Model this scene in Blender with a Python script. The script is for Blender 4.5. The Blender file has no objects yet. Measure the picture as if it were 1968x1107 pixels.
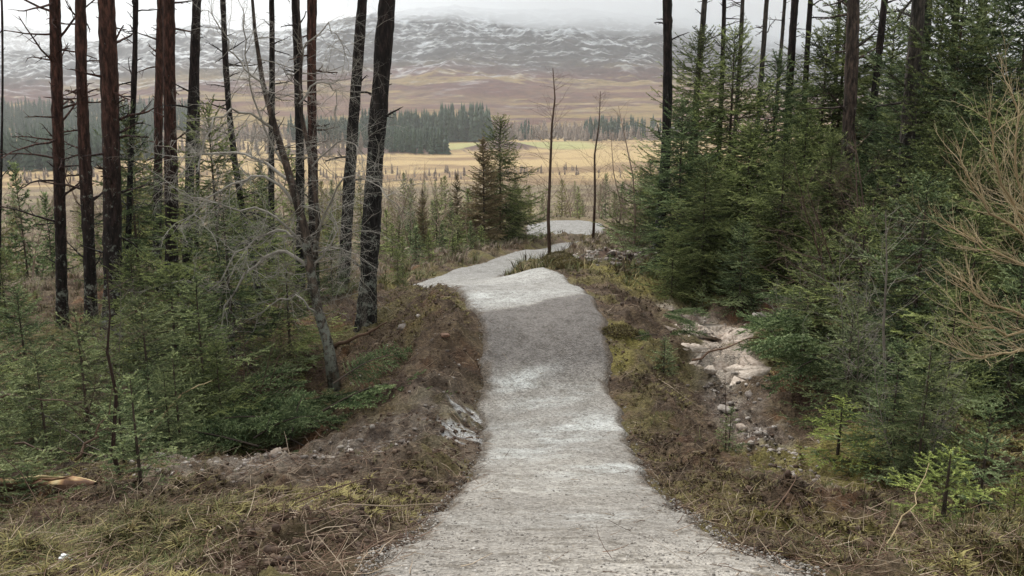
import bpy, math, random
import numpy as np
from mathutils import Vector, Matrix

# ------------------------------------------------------------------ scene, camera, light
S = bpy.context.scene
C = S.collection
R_ = math.radians
PITCH = 12.5
FPX = 1638.0                       # focal length in photo pixels (1968 wide)
CAM = np.array([0.0, 0.0, 1.6])
sp_, cp_ = math.sin(R_(PITCH)), math.cos(R_(PITCH))
cd = bpy.data.cameras.new('camera')
cam = bpy.data.objects.new('camera', cd)
C.objects.link(cam)
cam.location = CAM
cam.rotation_euler = (R_(90 - PITCH), 0, 0)
cd.sensor_width = 36.0
cd.lens = 36.0 * FPX / 1968.0
cd.clip_start = 0.05
cd.clip_end = 30000
S.camera = cam
S.render.resolution_x = 1024
S.render.resolution_y = 576

SUN_EL, SUN_AZ = 52.0, -25.0       # high sun behind overcast
w = bpy.data.worlds.new('World')
S.world = w
w.use_nodes = True
nt = w.node_tree
bg = nt.nodes['Background']
sky = nt.nodes.new('ShaderNodeTexSky')
sky.sky_type = 'NISHITA'
sky.sun_disc = False
sky.sun_elevation = R_(SUN_EL)
sky.sun_rotation = R_(SUN_AZ)
sky.dust_density = 4.0
hs = nt.nodes.new('ShaderNodeHueSaturation')
hs.inputs['Saturation'].default_value = 0.12
mixs = nt.nodes.new('ShaderNodeMixRGB')      # even cloud cover laid over the clear sky
mixs.inputs[0].default_value = 0.96
mixs.inputs[2].default_value = (4.2, 4.3, 4.3, 1)
nt.links.new(sky.outputs[0], hs.inputs['Color'])
nt.links.new(hs.outputs[0], mixs.inputs[1])
nt.links.new(mixs.outputs[0], bg.inputs[0])
bg.inputs[1].default_value = 0.108
sl = bpy.data.lights.new('sun', 'SUN')
sl.energy = 2.5
sl.angle = R_(20)
sl.color = (1.0, 0.96, 0.9)
so = bpy.data.objects.new('sun', sl)
C.objects.link(so)
so.rotation_euler = (R_(90 - SUN_EL), 0, R_(180 - SUN_AZ))
S.view_settings.view_transform = 'Standard'
S.view_settings.look = 'None'
S.view_settings.exposure = 1.0
S.view_settings.gamma = 1
S.cycles.volume_bounces = 6
S.cycles.max_bounces = 8

# ------------------------------------------------------------------ camera geometry helpers
def P(px, py, d):
    """world point seen at photo pixel (px,py) at depth d along the view axis"""
    xc = (px - 984) / FPX * d
    yc = (553.5 - py) / FPX * d
    return np.array([xc, d * cp_ + yc * sp_, 1.6 + yc * cp_ - d * sp_])
def PY(px, py, Y):
    v = P(px, py, 1.0) - CAM
    return CAM + v * (Y / v[1])

# ------------------------------------------------------------------ noise
def _h(ix, iy, s):
    n = (ix.astype(np.int64) * 374761393 + iy.astype(np.int64) * 668265263 + s * 1442695041) & 0x7fffffff
    n = ((n ^ (n >> 13)) * 1274126177) & 0x7fffffff
    n = (n ^ (n >> 16)) & 0xffff
    return n / 65535.0
def vn(x, y, s=0):
    x0 = np.floor(x); y0 = np.floor(y)
    fx = x - x0; fy = y - y0
    fx = fx * fx * (3 - 2 * fx); fy = fy * fy * (3 - 2 * fy)
    a = _h(x0, y0, s); b = _h(x0 + 1, y0, s); c = _h(x0, y0 + 1, s); d = _h(x0 + 1, y0 + 1, s)
    return (a * (1 - fx) + b * fx) * (1 - fy) + (c * (1 - fx) + d * fx) * fy
def fbm(x, y, f=1.0, o=4, s=0, g=0.5):
    x = np.asarray(x, float); y = np.asarray(y, float)
    r = 0; a = 1; t = 0
    for i in range(o):
        ca, sa = math.cos(i * 1.1), math.sin(i * 1.1)
        r = r + a * vn((x * ca - y * sa) * f + 17.3 * i, (x * sa + y * ca) * f - 9.1 * i, s + i)
        t += a; a *= g; f *= 2.03
    return r / t
def ridged(x, y, f, o, s):
    r = 0; a = 1; t = 0
    for i in range(o):
        ca, sa = math.cos(i * 1.3), math.sin(i * 1.3)
        n = 1 - np.abs(2 * vn((x * ca - y * sa) * f + 5.7 * i, (x * sa + y * ca) * f, s + i) - 1)
        r = r + a * n * n; t += a; a *= 0.5; f *= 2.1
    return r / t
def sst(a, b, x):
    t = np.clip((x - a) / (b - a), 0, 1)
    return t * t * (3 - 2 * t)

# ------------------------------------------------------------------ object helpers
def tag(o, label=None, cat=None, group=None, kind=None):
    if label: o['label'] = label
    if cat: o['category'] = cat
    if group: o['group'] = group
    if kind: o['kind'] = kind
    return o
def empty(name, loc, label, cat, group=None, rz=0.0, sc=None):
    o = bpy.data.objects.new(name, None)
    C.objects.link(o)
    o.location = loc
    o.rotation_euler = (0, 0, rz)
    o.empty_display_size = 0.2
    if sc is not None: o.scale = sc
    return tag(o, label, cat, group)
def link(name, me, parent=None, mat=None):
    o = bpy.data.objects.new(name, me)
    C.objects.link(o)
    if parent: o.parent = parent
    if mat and len(me.materials) == 0: me.materials.append(mat)
    return o

class MB:
    """collects vertices / faces / one float 'tint' per vertex, makes ONE mesh"""
    def __init__(s):
        s.v = []; s.f = {3: [], 4: []}; s.t = []; s.n = 0
    def add(s, v, f, tint=0.5):
        v = np.asarray(v, float).reshape(-1, 3)
        f = np.asarray(f, np.int64)
        s.v.append(v); s.f[f.shape[1]].append(f + s.n)
        s.t.append(np.full(len(v), tint) if np.isscalar(tint) else np.asarray(tint, float))
        s.n += len(v)
    def mesh(s, name, mat=None, smooth=True, color=None):
        me = bpy.data.meshes.new(name)
        if not s.v: s.add(np.zeros((3, 3)), [[0, 1, 2]])
        v = np.concatenate(s.v)
        loops = []; starts = []; tot = []; k = 0
        for q in (3, 4):
            if s.f[q]:
                a = np.concatenate(s.f[q])
                loops.append(a.ravel()); starts.append(k + np.arange(len(a)) * q)
                tot.append(np.full(len(a), q)); k += a.size
        loops = np.concatenate(loops); starts = np.concatenate(starts)
        me.vertices.add(len(v)); me.vertices.foreach_set('co', v.astype(np.float32).ravel())
        me.loops.add(len(loops)); me.loops.foreach_set('vertex_index', loops.astype(np.int32))
        me.polygons.add(len(starts)); me.polygons.foreach_set('loop_start', starts.astype(np.int32))
        if smooth: me.polygons.foreach_set('use_smooth', np.ones(len(starts), bool))
        a = me.attributes.new('tint', 'FLOAT', 'POINT')
        a.data.foreach_set('value', np.concatenate(s.t).astype(np.float32))
        if color is not None:
            c = me.attributes.new('col', 'FLOAT_COLOR', 'POINT')
            c.data.foreach_set('color', np.concatenate([color, np.ones((len(color), 1))], 1).astype(np.float32).ravel())
        me.update(calc_edges=True)
        if mat: me.materials.append(mat)
        return me

def nrm(v):
    return v / (np.linalg.norm(v, axis=-1, keepdims=True) + 1e-9)

def tube(mb, pts, rad, sides=5, tint=0.5, cap=True):
    pts = np.asarray(pts, float); n = len(pts)
    rad = np.broadcast_to(np.asarray(rad, float), (n,))
    t = np.empty_like(pts)
    t[1:-1] = pts[2:] - pts[:-2]; t[0] = pts[1] - pts[0]; t[-1] = pts[-1] - pts[-2]
    t = nrm(t)
    ref = np.array([0, 0, 1.0]) if abs(t[:, 2]).mean() < 0.8 else np.array([1.0, 0, 0])
    u = nrm(np.cross(t, ref)); w_ = np.cross(t, u)
    a = np.arange(sides) * 2 * np.pi / sides
    ring = (np.cos(a)[None, :, None] * u[:, None] + np.sin(a)[None, :, None] * w_[:, None]) * rad[:, None, None]
    v = (pts[:, None] + ring).reshape(-1, 3)
    i = np.arange(n - 1)[:, None] * sides; j = np.arange(sides)[None]; j2 = (j + 1) % sides
    f = np.stack([i + j, i + j2, i + sides + j2, i + sides + j], -1).reshape(-1, 4)
    base = mb.n
    mb.add(v, f, tint)
    if cap and rad[-1] > 0.004:
        c = np.arange(1, sides - 1)
        mb.f[3].append(base + (n - 1) * sides + np.stack([0 * c, c, c + 1], 1))
        mb.f[3].append(base + np.stack([0 * c, c + 1, c], 1))

def needles(mb, p0, p1, step, nl, nw, rng, tint, spread=0.9, fan=0.0):
    """needle triangles all along many straight twig segments"""
    p0 = np.asarray(p0); p1 = np.asarray(p1)
    L = np.linalg.norm(p1 - p0, axis=1)
    cnt = np.maximum(2, (L / step).astype(int))
    idx = np.repeat(np.arange(len(L)), cnt)
    N = len(idx)
    t = rng.random(N)
    d = nrm(p1 - p0)[idx]
    q = p0[idx] + (p1 - p0)[idx] * t[:, None]
    r = rng.normal(size=(N, 3)); r[:, 2] *= (1 - fan)
    r = nrm(r - d * (r * d).sum(1, keepdims=True))
    nd = nrm(d * (0.75 + 0.3 * rng.random((N, 1))) + r * spread)
    ln = nl * (0.7 + 0.5 * rng.random((N, 1))) * (1 - 0.35 * t[:, None] ** 3)
    side = nrm(np.cross(nd, r + 0.6 * rng.normal(size=(N, 3)))) * nw * 0.5
    q = q - nd * ln * 0.08
    v = np.stack([q - side, q + side, q + nd * ln], 1).reshape(-1, 3)
    f = np.arange(N * 3).reshape(-1, 3)
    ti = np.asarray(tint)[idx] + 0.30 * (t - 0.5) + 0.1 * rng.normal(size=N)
    mb.add(v, f, np.repeat(np.clip(ti, 0, 1), 3))

# ------------------------------------------------------------------ materials
def mat(name, rough=0.8, spec=0.3):
    m = bpy.data.materials.new(name)
    m.use_nodes = True
    b = m.node_tree.nodes['Principled BSDF']
    b.inputs['Roughness'].default_value = rough
    b.inputs['Specular IOR Level'].default_value = spec
    return m, m.node_tree, b
def N(nt, typ, **kw):
    n = nt.nodes.new(typ)
    for k, v in kw.items():
        if k.startswith('i_'):
            n.inputs[k[2:].replace('_', ' ')].default_value = v
        else: setattr(n, k, v)
    return n
def ramp(nt, stops, src=None, interp='LINEAR'):
    r = nt.nodes.new('ShaderNodeValToRGB')
    e = r.color_ramp.elements
    r.color_ramp.interpolation = interp
    while len(e) > len(stops): e.remove(e[-1])
    while len(e) < len(stops): e.new(0.5)
    for x, (p, c) in zip(e, stops):
        x.position = p; x.color = (*c, 1) if len(c) == 3 else c
    if src is not None: nt.links.new(src, r.inputs[0])
    return r
def mixc(nt, mode, fac, a, b):
    m = nt.nodes.new('ShaderNodeMixRGB'); m.blend_type = mode
    for i, x in ((0, fac), (1, a), (2, b)):
        if hasattr(x, 'links'): nt.links.new(x, m.inputs[i])
        elif isinstance(x, tuple): m.inputs[i].default_value = (*x, 1)
        else: m.inputs[i].default_value = x
    return m.outputs[0]
def bump(nt, b, src, strength, dist):
    n = N(nt, 'ShaderNodeBump'); n.inputs['Strength'].default_value = strength; n.inputs['Distance'].default_value = dist
    nt.links.new(src, n.inputs['Height']); nt.links.new(n.outputs[0], b.inputs['Normal'])

def tint_mat(name, stops, rough=0.75, spec=0.2, var=0.25, noise=3.0):
    """colour from the per-vertex tint, varied per object and by a soft noise"""
    m, nt, b = mat(name, rough, spec)
    at = N(nt, 'ShaderNodeAttribute', attribute_name='tint')
    r = ramp(nt, stops, at.outputs['Fac'])
    oi = N(nt, 'ShaderNodeObjectInfo')
    mr = N(nt, 'ShaderNodeMapRange'); mr.inputs[3].default_value = 1 - var; mr.inputs[4].default_value = 1 + var
    nt.links.new(oi.outputs['Random'], mr.inputs[0])
    tc = N(nt, 'ShaderNodeTexCoord')
    no = N(nt, 'ShaderNodeTexNoise'); no.inputs['Scale'].default_value = noise; no.inputs['Detail'].default_value = 3
    nt.links.new(tc.outputs['Object'], no.inputs[0])
    m2 = N(nt, 'ShaderNodeMapRange'); m2.inputs[1].default_value = 0.3; m2.inputs[2].default_value = 0.7
    m2.inputs[3].default_value = 0.7; m2.inputs[4].default_value = 1.3
    nt.links.new(no.outputs[0], m2.inputs[0])
    c = mixc(nt, 'MULTIPLY', 1.0, r.outputs[0], mr.outputs[0])
    c = mixc(nt, 'MULTIPLY', 1.0, c, m2.outputs[0])
    nt.links.new(c, b.inputs['Base Color'])
    return m

M = {}
M['needle'] = tint_mat('spruce_needles', [(0.0, (0.022, 0.018, 0.010)), (0.3, (0.044, 0.062, 0.022)), (0.65, (0.150, 0.190, 0.066)), (1.0, (0.40, 0.45, 0.18))])  # low stop: dead inner needles, darkened for crown shade; pale and sitka likewise
M['needle_pale'] = tint_mat('pale_needles', [(0.0, (0.034, 0.032, 0.020)), (0.3, (0.064, 0.085, 0.040)), (0.65, (0.160, 0.200, 0.090)), (1.0, (0.38, 0.43, 0.21))])
M['needle_blue'] = tint_mat('sitka_needles', [(0.0, (0.018, 0.020, 0.011)), (0.35, (0.038, 0.064, 0.028)), (0.7, (0.125, 0.176, 0.076)), (1.0, (0.36, 0.43, 0.22))])
M['needle_lime'] = tint_mat('lime_needles', [(0.0, (0.07, 0.085, 0.02)), (0.5, (0.17, 0.22, 0.05)), (1.0, (0.33, 0.38, 0.11))])
M['needle_olive'] = tint_mat('olive_needles', [(0.0, (0.07, 0.058, 0.028)), (0.5, (0.15, 0.15, 0.055)), (1.0, (0.29, 0.29, 0.11))])
M['needle_pine'] = tint_mat('pine_needles', [(0.0, (0.03, 0.05, 0.03)), (0.5, (0.06, 0.10, 0.05)), (1.0, (0.12, 0.17, 0.08))])
M['needle_tan'] = tint_mat('larch_twigs', [(0.0, (0.10, 0.075, 0.045)), (0.5, (0.20, 0.155, 0.09)), (1.0, (0.32, 0.26, 0.15))])
M['grass'] = tint_mat('grass_blades', [(0.0, (0.060, 0.038, 0.024)), (0.4, (0.085, 0.068, 0.034)), (0.7, (0.095, 0.120, 0.042)), (0.88, (0.16, 0.165, 0.07)), (1.0, (0.36, 0.29, 0.15))], noise=0.8)
M['moss'] = tint_mat('moss_fronds', [(0.0, (0.035, 0.024, 0.015)), (0.35, (0.095, 0.068, 0.038)), (0.7, (0.145, 0.125, 0.050)), (1.0, (0.27, 0.235, 0.09))], noise=1.5)
M['litter'] = tint_mat('twig_litter', [(0.0, (0.06, 0.032, 0.022)), (0.5, (0.15, 0.095, 0.065)), (1.0, (0.38, 0.31, 0.23))], noise=2.0)
M['soil'] = tint_mat('soil_clods', [(0.0, (0.040, 0.025, 0.018)), (0.5, (0.095, 0.060, 0.042)), (1.0, (0.19, 0.14, 0.10))], noise=9.0)
M['twig_grey'] = tint_mat('grey_twigs', [(0.0, (0.09, 0.075, 0.062)), (0.5, (0.24, 0.215, 0.185)), (1.0, (0.48, 0.46, 0.41))], noise=8)
M['twig_brown'] = tint_mat('brown_twigs', [(0.0, (0.045, 0.028, 0.022)), (0.5, (0.12, 0.08, 0.062)), (1.0, (0.26, 0.20, 0.16))])
M['twig_gold'] = tint_mat('gold_twigs', [(0.0, (0.20, 0.14, 0.075)), (0.5, (0.46, 0.36, 0.21)), (1.0, (0.68, 0.58, 0.40))])
M['twig_mauve'] = tint_mat('mauve_twigs', [(0.0, (0.14, 0.10, 0.08)), (0.5, (0.28, 0.215, 0.17)), (1.0, (0.46, 0.38, 0.30))])

def stone_mat(name, c0, c1):
    m, nt, b = mat(name, 0.75, 0.3)
    at = N(nt, 'ShaderNodeAttribute', attribute_name='tint')
    tc = N(nt, 'ShaderNodeTexCoord')
    no = N(nt, 'ShaderNodeTexNoise'); no.inputs['Scale'].default_value = 30; no.inputs['Detail'].default_value = 6
    nt.links.new(tc.outputs['Object'], no.inputs[0])
    r = ramp(nt, [(0, c0), (1, c1)], at.outputs['Fac'])
    r2 = ramp(nt, [(0.3, (0.55, 0.5, 0.45)), (0.7, (1.15, 1.15, 1.15))], no.outputs[0])
    nt.links.new(mixc(nt, 'MULTIPLY', 1.0, r.outputs[0], r2.outputs[0]), b.inputs['Base Color'])
    bump(nt, b, no.outputs[0], 0.6, 0.01)
    return m
M['far_wood'] = tint_mat('far_conifers', [(0, (0.018, 0.034, 0.022)), (0.5, (0.036, 0.064, 0.038)), (1, (0.06, 0.095, 0.05))])
M['stone'] = stone_mat('stone', (0.12, 0.10, 0.09), (0.42, 0.39, 0.36))
M['pebble'] = stone_mat('pebble', (0.14, 0.13, 0.12), (0.42, 0.405, 0.38))
M['rust_stone'] = stone_mat('rusty_rock', (0.15, 0.08, 0.055), (0.24, 0.145, 0.10))
M['pale_stone'] = stone_mat('pale_rock', (0.36, 0.30, 0.255), (0.52, 0.465, 0.41))

def bark(name, low, high, zsplit, lichen=0.5):
    m, nt, b = mat(name, 0.85, 0.25)
    tc = N(nt, 'ShaderNodeTexCoord')
    mp = N(nt, 'ShaderNodeMapping'); mp.inputs['Scale'].default_value = (1, 1, 0.22)
    nt.links.new(tc.outputs['Object'], mp.inputs[0])
    n1 = N(nt, 'ShaderNodeTexNoise'); n1.inputs['Scale'].default_value = 24; n1.inputs['Detail'].default_value = 8; n1.inputs['Roughness'].default_value = 0.7
    nt.links.new(mp.outputs[0], n1.inputs[0])
    vo = N(nt, 'ShaderNodeTexVoronoi'); vo.inputs['Scale'].default_value = 26
    nt.links.new(mp.outputs[0], vo.inputs[0])
    sx = N(nt, 'ShaderNodeSeparateXYZ'); nt.links.new(tc.outputs['Object'], sx.inputs[0])
    n2 = N(nt, 'ShaderNodeTexNoise'); n2.inputs['Scale'].default_value = 1.6; n2.inputs['Detail'].default_value = 4
    nt.links.new(tc.outputs['Object'], n2.inputs[0])
    ad = N(nt, 'ShaderNodeMath', operation='MULTIPLY_ADD'); ad.inputs[1].default_value = 2.2
    nt.links.new(n2.outputs[0], ad.inputs[0]); nt.links.new(sx.outputs[2], ad.inputs[2])
    mr = N(nt, 'ShaderNodeMapRange'); mr.inputs[1].default_value = zsplit + 0.5; mr.inputs[2].default_value = zsplit + 2.4
    nt.links.new(ad.outputs[0], mr.inputs[0])
    base = mixc(nt, 'MIX', mr.outputs[0], low, high)
    r = ramp(nt, [(0.36, (0.22, 0.20, 0.19)), (0.5, (0.9, 0.9, 0.9)), (0.66, (2.6, 2.4, 2.3))], n1.outputs[0])
    base = mixc(nt, 'MULTIPLY', 1.0, base, r.outputs[0])
    n3 = N(nt, 'ShaderNodeTexNoise'); n3.inputs['Scale'].default_value = 9; n3.inputs['Detail'].default_value = 9; n3.inputs['Roughness'].default_value = 0.8
    nt.links.new(tc.outputs['Object'], n3.inputs[0])
    zr = N(nt, 'ShaderNodeMapRange'); zr.inputs[1].default_value = 0.3; zr.inputs[2].default_value = 4.0
    zr.inputs[3].default_value = 0.05 * lichen / 0.5; zr.inputs[4].default_value = -0.09
    nt.links.new(sx.outputs[2], zr.inputs[0])
    a2 = N(nt, 'ShaderNodeMath', operation='ADD'); nt.links.new(n3.outputs[0], a2.inputs[0]); nt.links.new(zr.outputs[0], a2.inputs[1])
    lr = ramp(nt, [(0.565, (0, 0, 0)), (0.625, (0.85, 0.85, 0.85))], a2.outputs[0])
    base = mixc(nt, 'MIX', lr.outputs[0], base, (0.27, 0.29, 0.25))
    nt.links.new(base, b.inputs['Base Color'])
    h = mixc(nt, 'ADD', 0.5, n1.outputs[0], vo.outputs['Distance'])
    bump(nt, b, h, 1.0, 0.03)
    return m
M['bark_red'] = bark('red_pine_bark', (0.017, 0.0125, 0.012), (0.056, 0.027, 0.020), 2.2)
M['bark_dark'] = bark('dark_pine_bark', (0.014, 0.0125, 0.012), (0.020, 0.014, 0.013), 3.0, 0.55)
M['bark_grey'] = bark('grey_spruce_bark', (0.032, 0.028, 0.024), (0.05, 0.044, 0.038), 2.0, 0.62)
M['bark_lichen'] = bark('lichen_bark', (0.09, 0.075, 0.06), (0.06, 0.045, 0.038), 1.4, 1.1)
M['wood'] = tint_mat('stem_wood', [(0, (0.035, 0.025, 0.02)), (1, (0.09, 0.07, 0.055))])

def ground_mat():
    m, nt, b = mat('ground_earth', 0.9, 0.2)
    at = N(nt, 'ShaderNodeAttribute', attribute_name='col')
    tc = N(nt, 'ShaderNodeTexCoord')
    n1 = N(nt, 'ShaderNodeTexNoise'); n1.inputs['Scale'].default_value = 26; n1.inputs['Detail'].default_value = 9; n1.inputs['Roughness'].default_value = 0.75
    n2 = N(nt, 'ShaderNodeTexVoronoi'); n2.inputs['Scale'].default_value = 45
    nt.links.new(tc.outputs['Object'], n1.inputs[0]); nt.links.new(tc.outputs['Object'], n2.inputs[0])
    r = ramp(nt, [(0.3, (0.35, 0.33, 0.3)), (0.5, (0.95, 0.95, 0.95)), (0.72, (1.9, 1.85, 1.7))], n1.outputs[0])
    nt.links.new(mixc(nt, 'MULTIPLY', 1.0, at.outputs['Color'], r.outputs[0]), b.inputs['Base Color'])
    h = mixc(nt, 'ADD', 0.4, n1.outputs[0], n2.outputs['Distance'])
    bump(nt, b, h, 0.9, 0.05)
    return m
M['ground'] = ground_mat()

def gravel_mat():
    m, nt, b = mat('path_gravel', 0.85, 0.25)
    at = N(nt, 'ShaderNodeAttribute', attribute_name='col')
    tc = N(nt, 'ShaderNodeTexCoord')
    def noi(s, d, ro=0.6):
        n = N(nt, 'ShaderNodeTexNoise'); n.inputs['Scale'].default_value = s; n.inputs['Detail'].default_value = d; n.inputs['Roughness'].default_value = ro
        nt.links.new(tc.outputs['Object'], n.inputs[0]); return n
    v = N(nt, 'ShaderNodeTexVoronoi'); v.inputs['Scale'].default_value = 62
    nt.links.new(tc.outputs['Object'], v.inputs[0])
    v2 = N(nt, 'ShaderNodeTexVoronoi'); v2.inputs['Scale'].default_value = 32
    nt.links.new(tc.outputs['Object'], v2.inputs[0])
    sep = N(nt, 'ShaderNodeSeparateColor'); nt.links.new(v.outputs['Color'], sep.inputs[0])
    r = ramp(nt, [(0.0, (0.64, 0.62, 0.60)), (0.5, (1, 1, 1)), (1.0, (1.28, 1.27, 1.25))], sep.outputs[0])
    n = noi(6, 12, 0.78)
    r2 = ramp(nt, [(0.36, (0.66, 0.64, 0.61)), (0.5, (1, 1, 1)), (0.66, (1.22, 1.22, 1.22))], n.outputs[0])
    c = mixc(nt, 'MULTIPLY', 1.0, at.outputs['Color'], r.outputs[0])
    c = mixc(nt, 'MULTIPLY', 1.0, c, r2.outputs[0])
    nt.links.new(c, b.inputs['Base Color'])
    h = mixc(nt, 'ADD', 0.5, v.outputs['Distance'], v2.outputs['Distance'])
    bump(nt, b, h, 0.7, 0.02)
    return m
M['gravel'] = gravel_mat()

def hill_mat():
    m, nt, b = mat('hill_heather_rock', 0.95, 0.1)
    at = N(nt, 'ShaderNodeAttribute', attribute_name='col')
    tc = N(nt, 'ShaderNodeTexCoord')
    n1 = N(nt, 'ShaderNodeTexNoise'); n1.inputs['Scale'].default_value = 0.06; n1.inputs['Detail'].default_value = 8; n1.inputs['Roughness'].default_value = 0.7
    nt.links.new(tc.outputs['Object'], n1.inputs[0])
    r = ramp(nt, [(0.3, (0.55, 0.55, 0.55)), (0.5, (1, 1, 1)), (0.7, (1.45, 1.4, 1.3))], n1.outputs[0])
    nt.links.new(mixc(nt, 'MULTIPLY', 1.0, at.outputs['Color'], r.outputs[0]), b.inputs['Base Color'])
    return m
M['hill'] = hill_mat()

# ------------------------------------------------------------------ path outline and ground height
PATH_L = [(682, 1107, 2.9), (748, 1060, 3.4), (824, 1010, 4.2), (865, 970, 4.9), (900, 925, 5.7), (930, 872, 6.8), (924, 830, 7.5),
          (921, 780, 8.2), (933, 735, 8.6), (928, 660, 9.2), (916, 610, 9.8), (893, 568, 11.0), (868, 553, 12.4), (825, 556, 13.0), (778, 560, 13.5)]
PATH_FAR = [(775, 553, 14.3), (815, 540, 15.0), (870, 520, 15.9), (940, 499, 17.6), (1010, 481, 20), (1062, 470, 22), (1122, 462, 24.6)]
PATH_RET = [(1128, 467, 23.5), (1092, 485, 20.5), (1050, 504, 17.5), (1000, 519, 16.2), (965, 531, 15.2), (962, 534, 14.6)]
PATH_R = [(1000, 525, 14.2), (1047, 515, 13.8), (1085, 530, 13.0), (1120, 556, 11.7), (1140, 573, 10.8), (1158, 610, 9.9), (1168, 660, 9.2), (1172, 740, 8.6),
          (1190, 790, 8.0), (1205, 850, 7.1), (1235, 893, 6.5), (1262, 940, 5.6), (1330, 1003, 4.4), (1400, 1052, 3.7), (1540, 1107, 2.9)]
PAD = [(1012, 434, 29.5), (1050, 426, 31), (1110, 424, 32), (1160, 430, 31), (1165, 452, 27.5), (1118, 461, 25.6), (1060, 456, 26.6), (1012, 460, 26.0)]
def xy(l): return [tuple(P(*p)[:2]) for p in l]
POLY = [(-0.78, -2.5)] + xy(PATH_L) + xy(PATH_FAR) + xy(PATH_RET) + xy(PATH_R) + [(0.95, -2.5)]
POLY2 = xy(PAD)
def sdist(x, y, poly):
    """signed distance, positive inside"""
    x = np.asarray(x, float); y = np.asarray(y, float)
    best = np.full(x.shape, 1e9); ins = np.zeros(x.shape, bool)
    n = len(poly)
    for i in range(n):
        ax, ay = poly[i]; bx, by = poly[(i + 1) % n]
        ex, ey = bx - ax, by - ay
        t = np.clip(((x - ax) * ex + (y - ay) * ey) / (ex * ex + ey * ey + 1e-12), 0, 1)
        best = np.minimum(best, (x - ax - t * ex) ** 2 + (y - ay - t * ey) ** 2)
        if abs(ey) > 1e-9:
            c = ((ay > y) != (by > y)) & (x < ex * (y - ay) / ey + ax)
            ins ^= c
    d = np.sqrt(best)
    return np.where(ins, d, -d)
MIDPTS = [(1120, 1107, 2.9), (1095, 1000, 4.45), (1078, 925, 5.75), (1068, 872, 6.8), (1065, 830, 7.5), (1056, 785, 8.1), (1052, 737, 8.6), (1048, 660, 9.2), (1038, 609, 9.85), (1015, 571, 10.9), (1000, 553, 12.2), (945, 545, 13.2)]
CTRL = MIDPTS + PATH_L + PATH_FAR + PATH_RET + PATH_R + PAD + [
    (0, 1107, 3.3), (350, 1107, 3.2), (330, 970, 5.0), (640, 960, 5.0), (50, 960, 5.3), (420, 892, 6.6), (700, 872, 6.9), (820, 860, 6.9),
    (150, 900, 6.4), (-300, 900, 6.0), (600, 870, 8.3), (420, 880, 8.4), (740, 790, 8.1), (800, 700, 8.9), (640, 745, 10.0), (840, 610, 10.0), (760, 640, 10.2),
    (850, 556, 12.0), (702, 628, 11.5), (780, 575, 12.3), (212, 650, 12), (120, 640, 14), (350, 640, 12.5), (500, 700, 11), (-400, 640, 12), (330, 520, 17), (520, 530, 17),
    (660, 560, 15), (760, 555, 15.8), (50, 560, 25), (300, 500, 30), (600, 495, 28), (800, 500, 22), (900, 480, 24), (940, 450, 32), (700, 470, 32),
    (1370, 655, 10.6), (1330, 620, 12.0), (1395, 760, 8.9), (1450, 850, 7.5), (1500, 905, 6.8), (1540, 960, 5.8), (1235, 740, 8.6), (1225, 650, 9.8), (1215, 690, 9.1), (1300, 850, 7.2),
    (1180, 600, 11.0), (1130, 530, 13.5), (1090, 505, 15.5), (1150, 480, 19), (1190, 470, 18), (1260, 555, 13.5), (1240, 500, 15.5), (1400, 600, 12),
    (1500, 640, 10.5), (1500, 700, 9.6), (1600, 780, 8.0), (1700, 880, 6.5), (1960, 900, 6.0), (1960, 1107, 3.5), (1700, 1107, 3.2), (1620, 1000, 4.8), (1600, 560, 12.5), (1900, 620, 11),
    (2400, 620, 11), (1600, 490, 20), (1300, 460, 24), (1300, 430, 32), (1750, 430, 30), (2300, 480, 22), (1450, 380, 45)]
cp = np.array([P(*c) for c in CTRL] + [(-0.8, 0, 0), (0.9, 0, 0), (-0.8, -2.5, 0.0), (0.9, -2.5, 0.0), (-6, -1, 0), (6, -1, 0), (-15, -8, 0), (15, -8, 0), (0, -14, 0), (-4, 1.5, 0), (4, 1.5, -0.05)])
def tps_k(r2): return np.where(r2 > 1e-12, 0.5 * r2 * np.log(r2 + 1e-12), 0)
_n = len(cp)
_A = np.zeros((_n + 3, _n + 3))
_A[:_n, :_n] = tps_k(((cp[:, None, :2] - cp[None, :, :2]) ** 2).sum(-1)) + np.eye(_n) * 0.004
_A[:_n, _n] = 1; _A[:_n, _n + 1:] = cp[:, :2]
_A[_n:, :_n] = _A[:_n, _n:].T
_w = np.linalg.solve(_A, np.concatenate([cp[:, 2], np.zeros(3)]))
FAR_Y = [0, 25, 35, 45, 60, 100, 150, 300, 400, 460, 1000, 4000]
FAR_Z = [0, -3.2, -4.2, -5.3, -7.0, -11, -15.5, -28, -35, -36.5, -38, -38]
def base_h(x, y):
    x = np.asarray(x, float); y = np.asarray(y, float)
    r = np.hypot(x, y)
    far = np.interp(np.where(y > 0, y * 0.75 + r * 0.25, 0), FAR_Y, FAR_Z)
    far = far + (fbm(x, y, 0.02, 4, 3) - 0.5) * np.clip((r - 30) * 0.05, 0, 3) * (1 - sst(350, 480, r)) + np.clip(x, -60, 60) * 0.02
    hump = 6.5 * np.exp(-((x + 9) / 26) ** 2 - ((y - 668) / 20) ** 2) + 4.0 * np.exp(-((x + 110) / 62) ** 4 - ((y - 640) / 16) ** 2) + 2.5 * (fbm(x, y, 0.012, 4, 33) - 0.45) * sst(400, 480, r) * (1 - sst(900, 1000, r))
    far = far + hump
    out = far.copy()
    m = r < 44
    if m.any():
        xm, ym = x[m], y[m]
        z = _w[_n] + _w[_n + 1] * xm + _w[_n + 2] * ym
        for i in range(_n):
            z = z + _w[i] * tps_k((xm - cp[i, 0]) ** 2 + (ym - cp[i, 1]) ** 2)
        z = np.clip(z, -7, 1.5)
        k = sst(32, 43.5, r[m])
        out[m] = z * (1 - k) + far[m] * k
    return out
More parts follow.
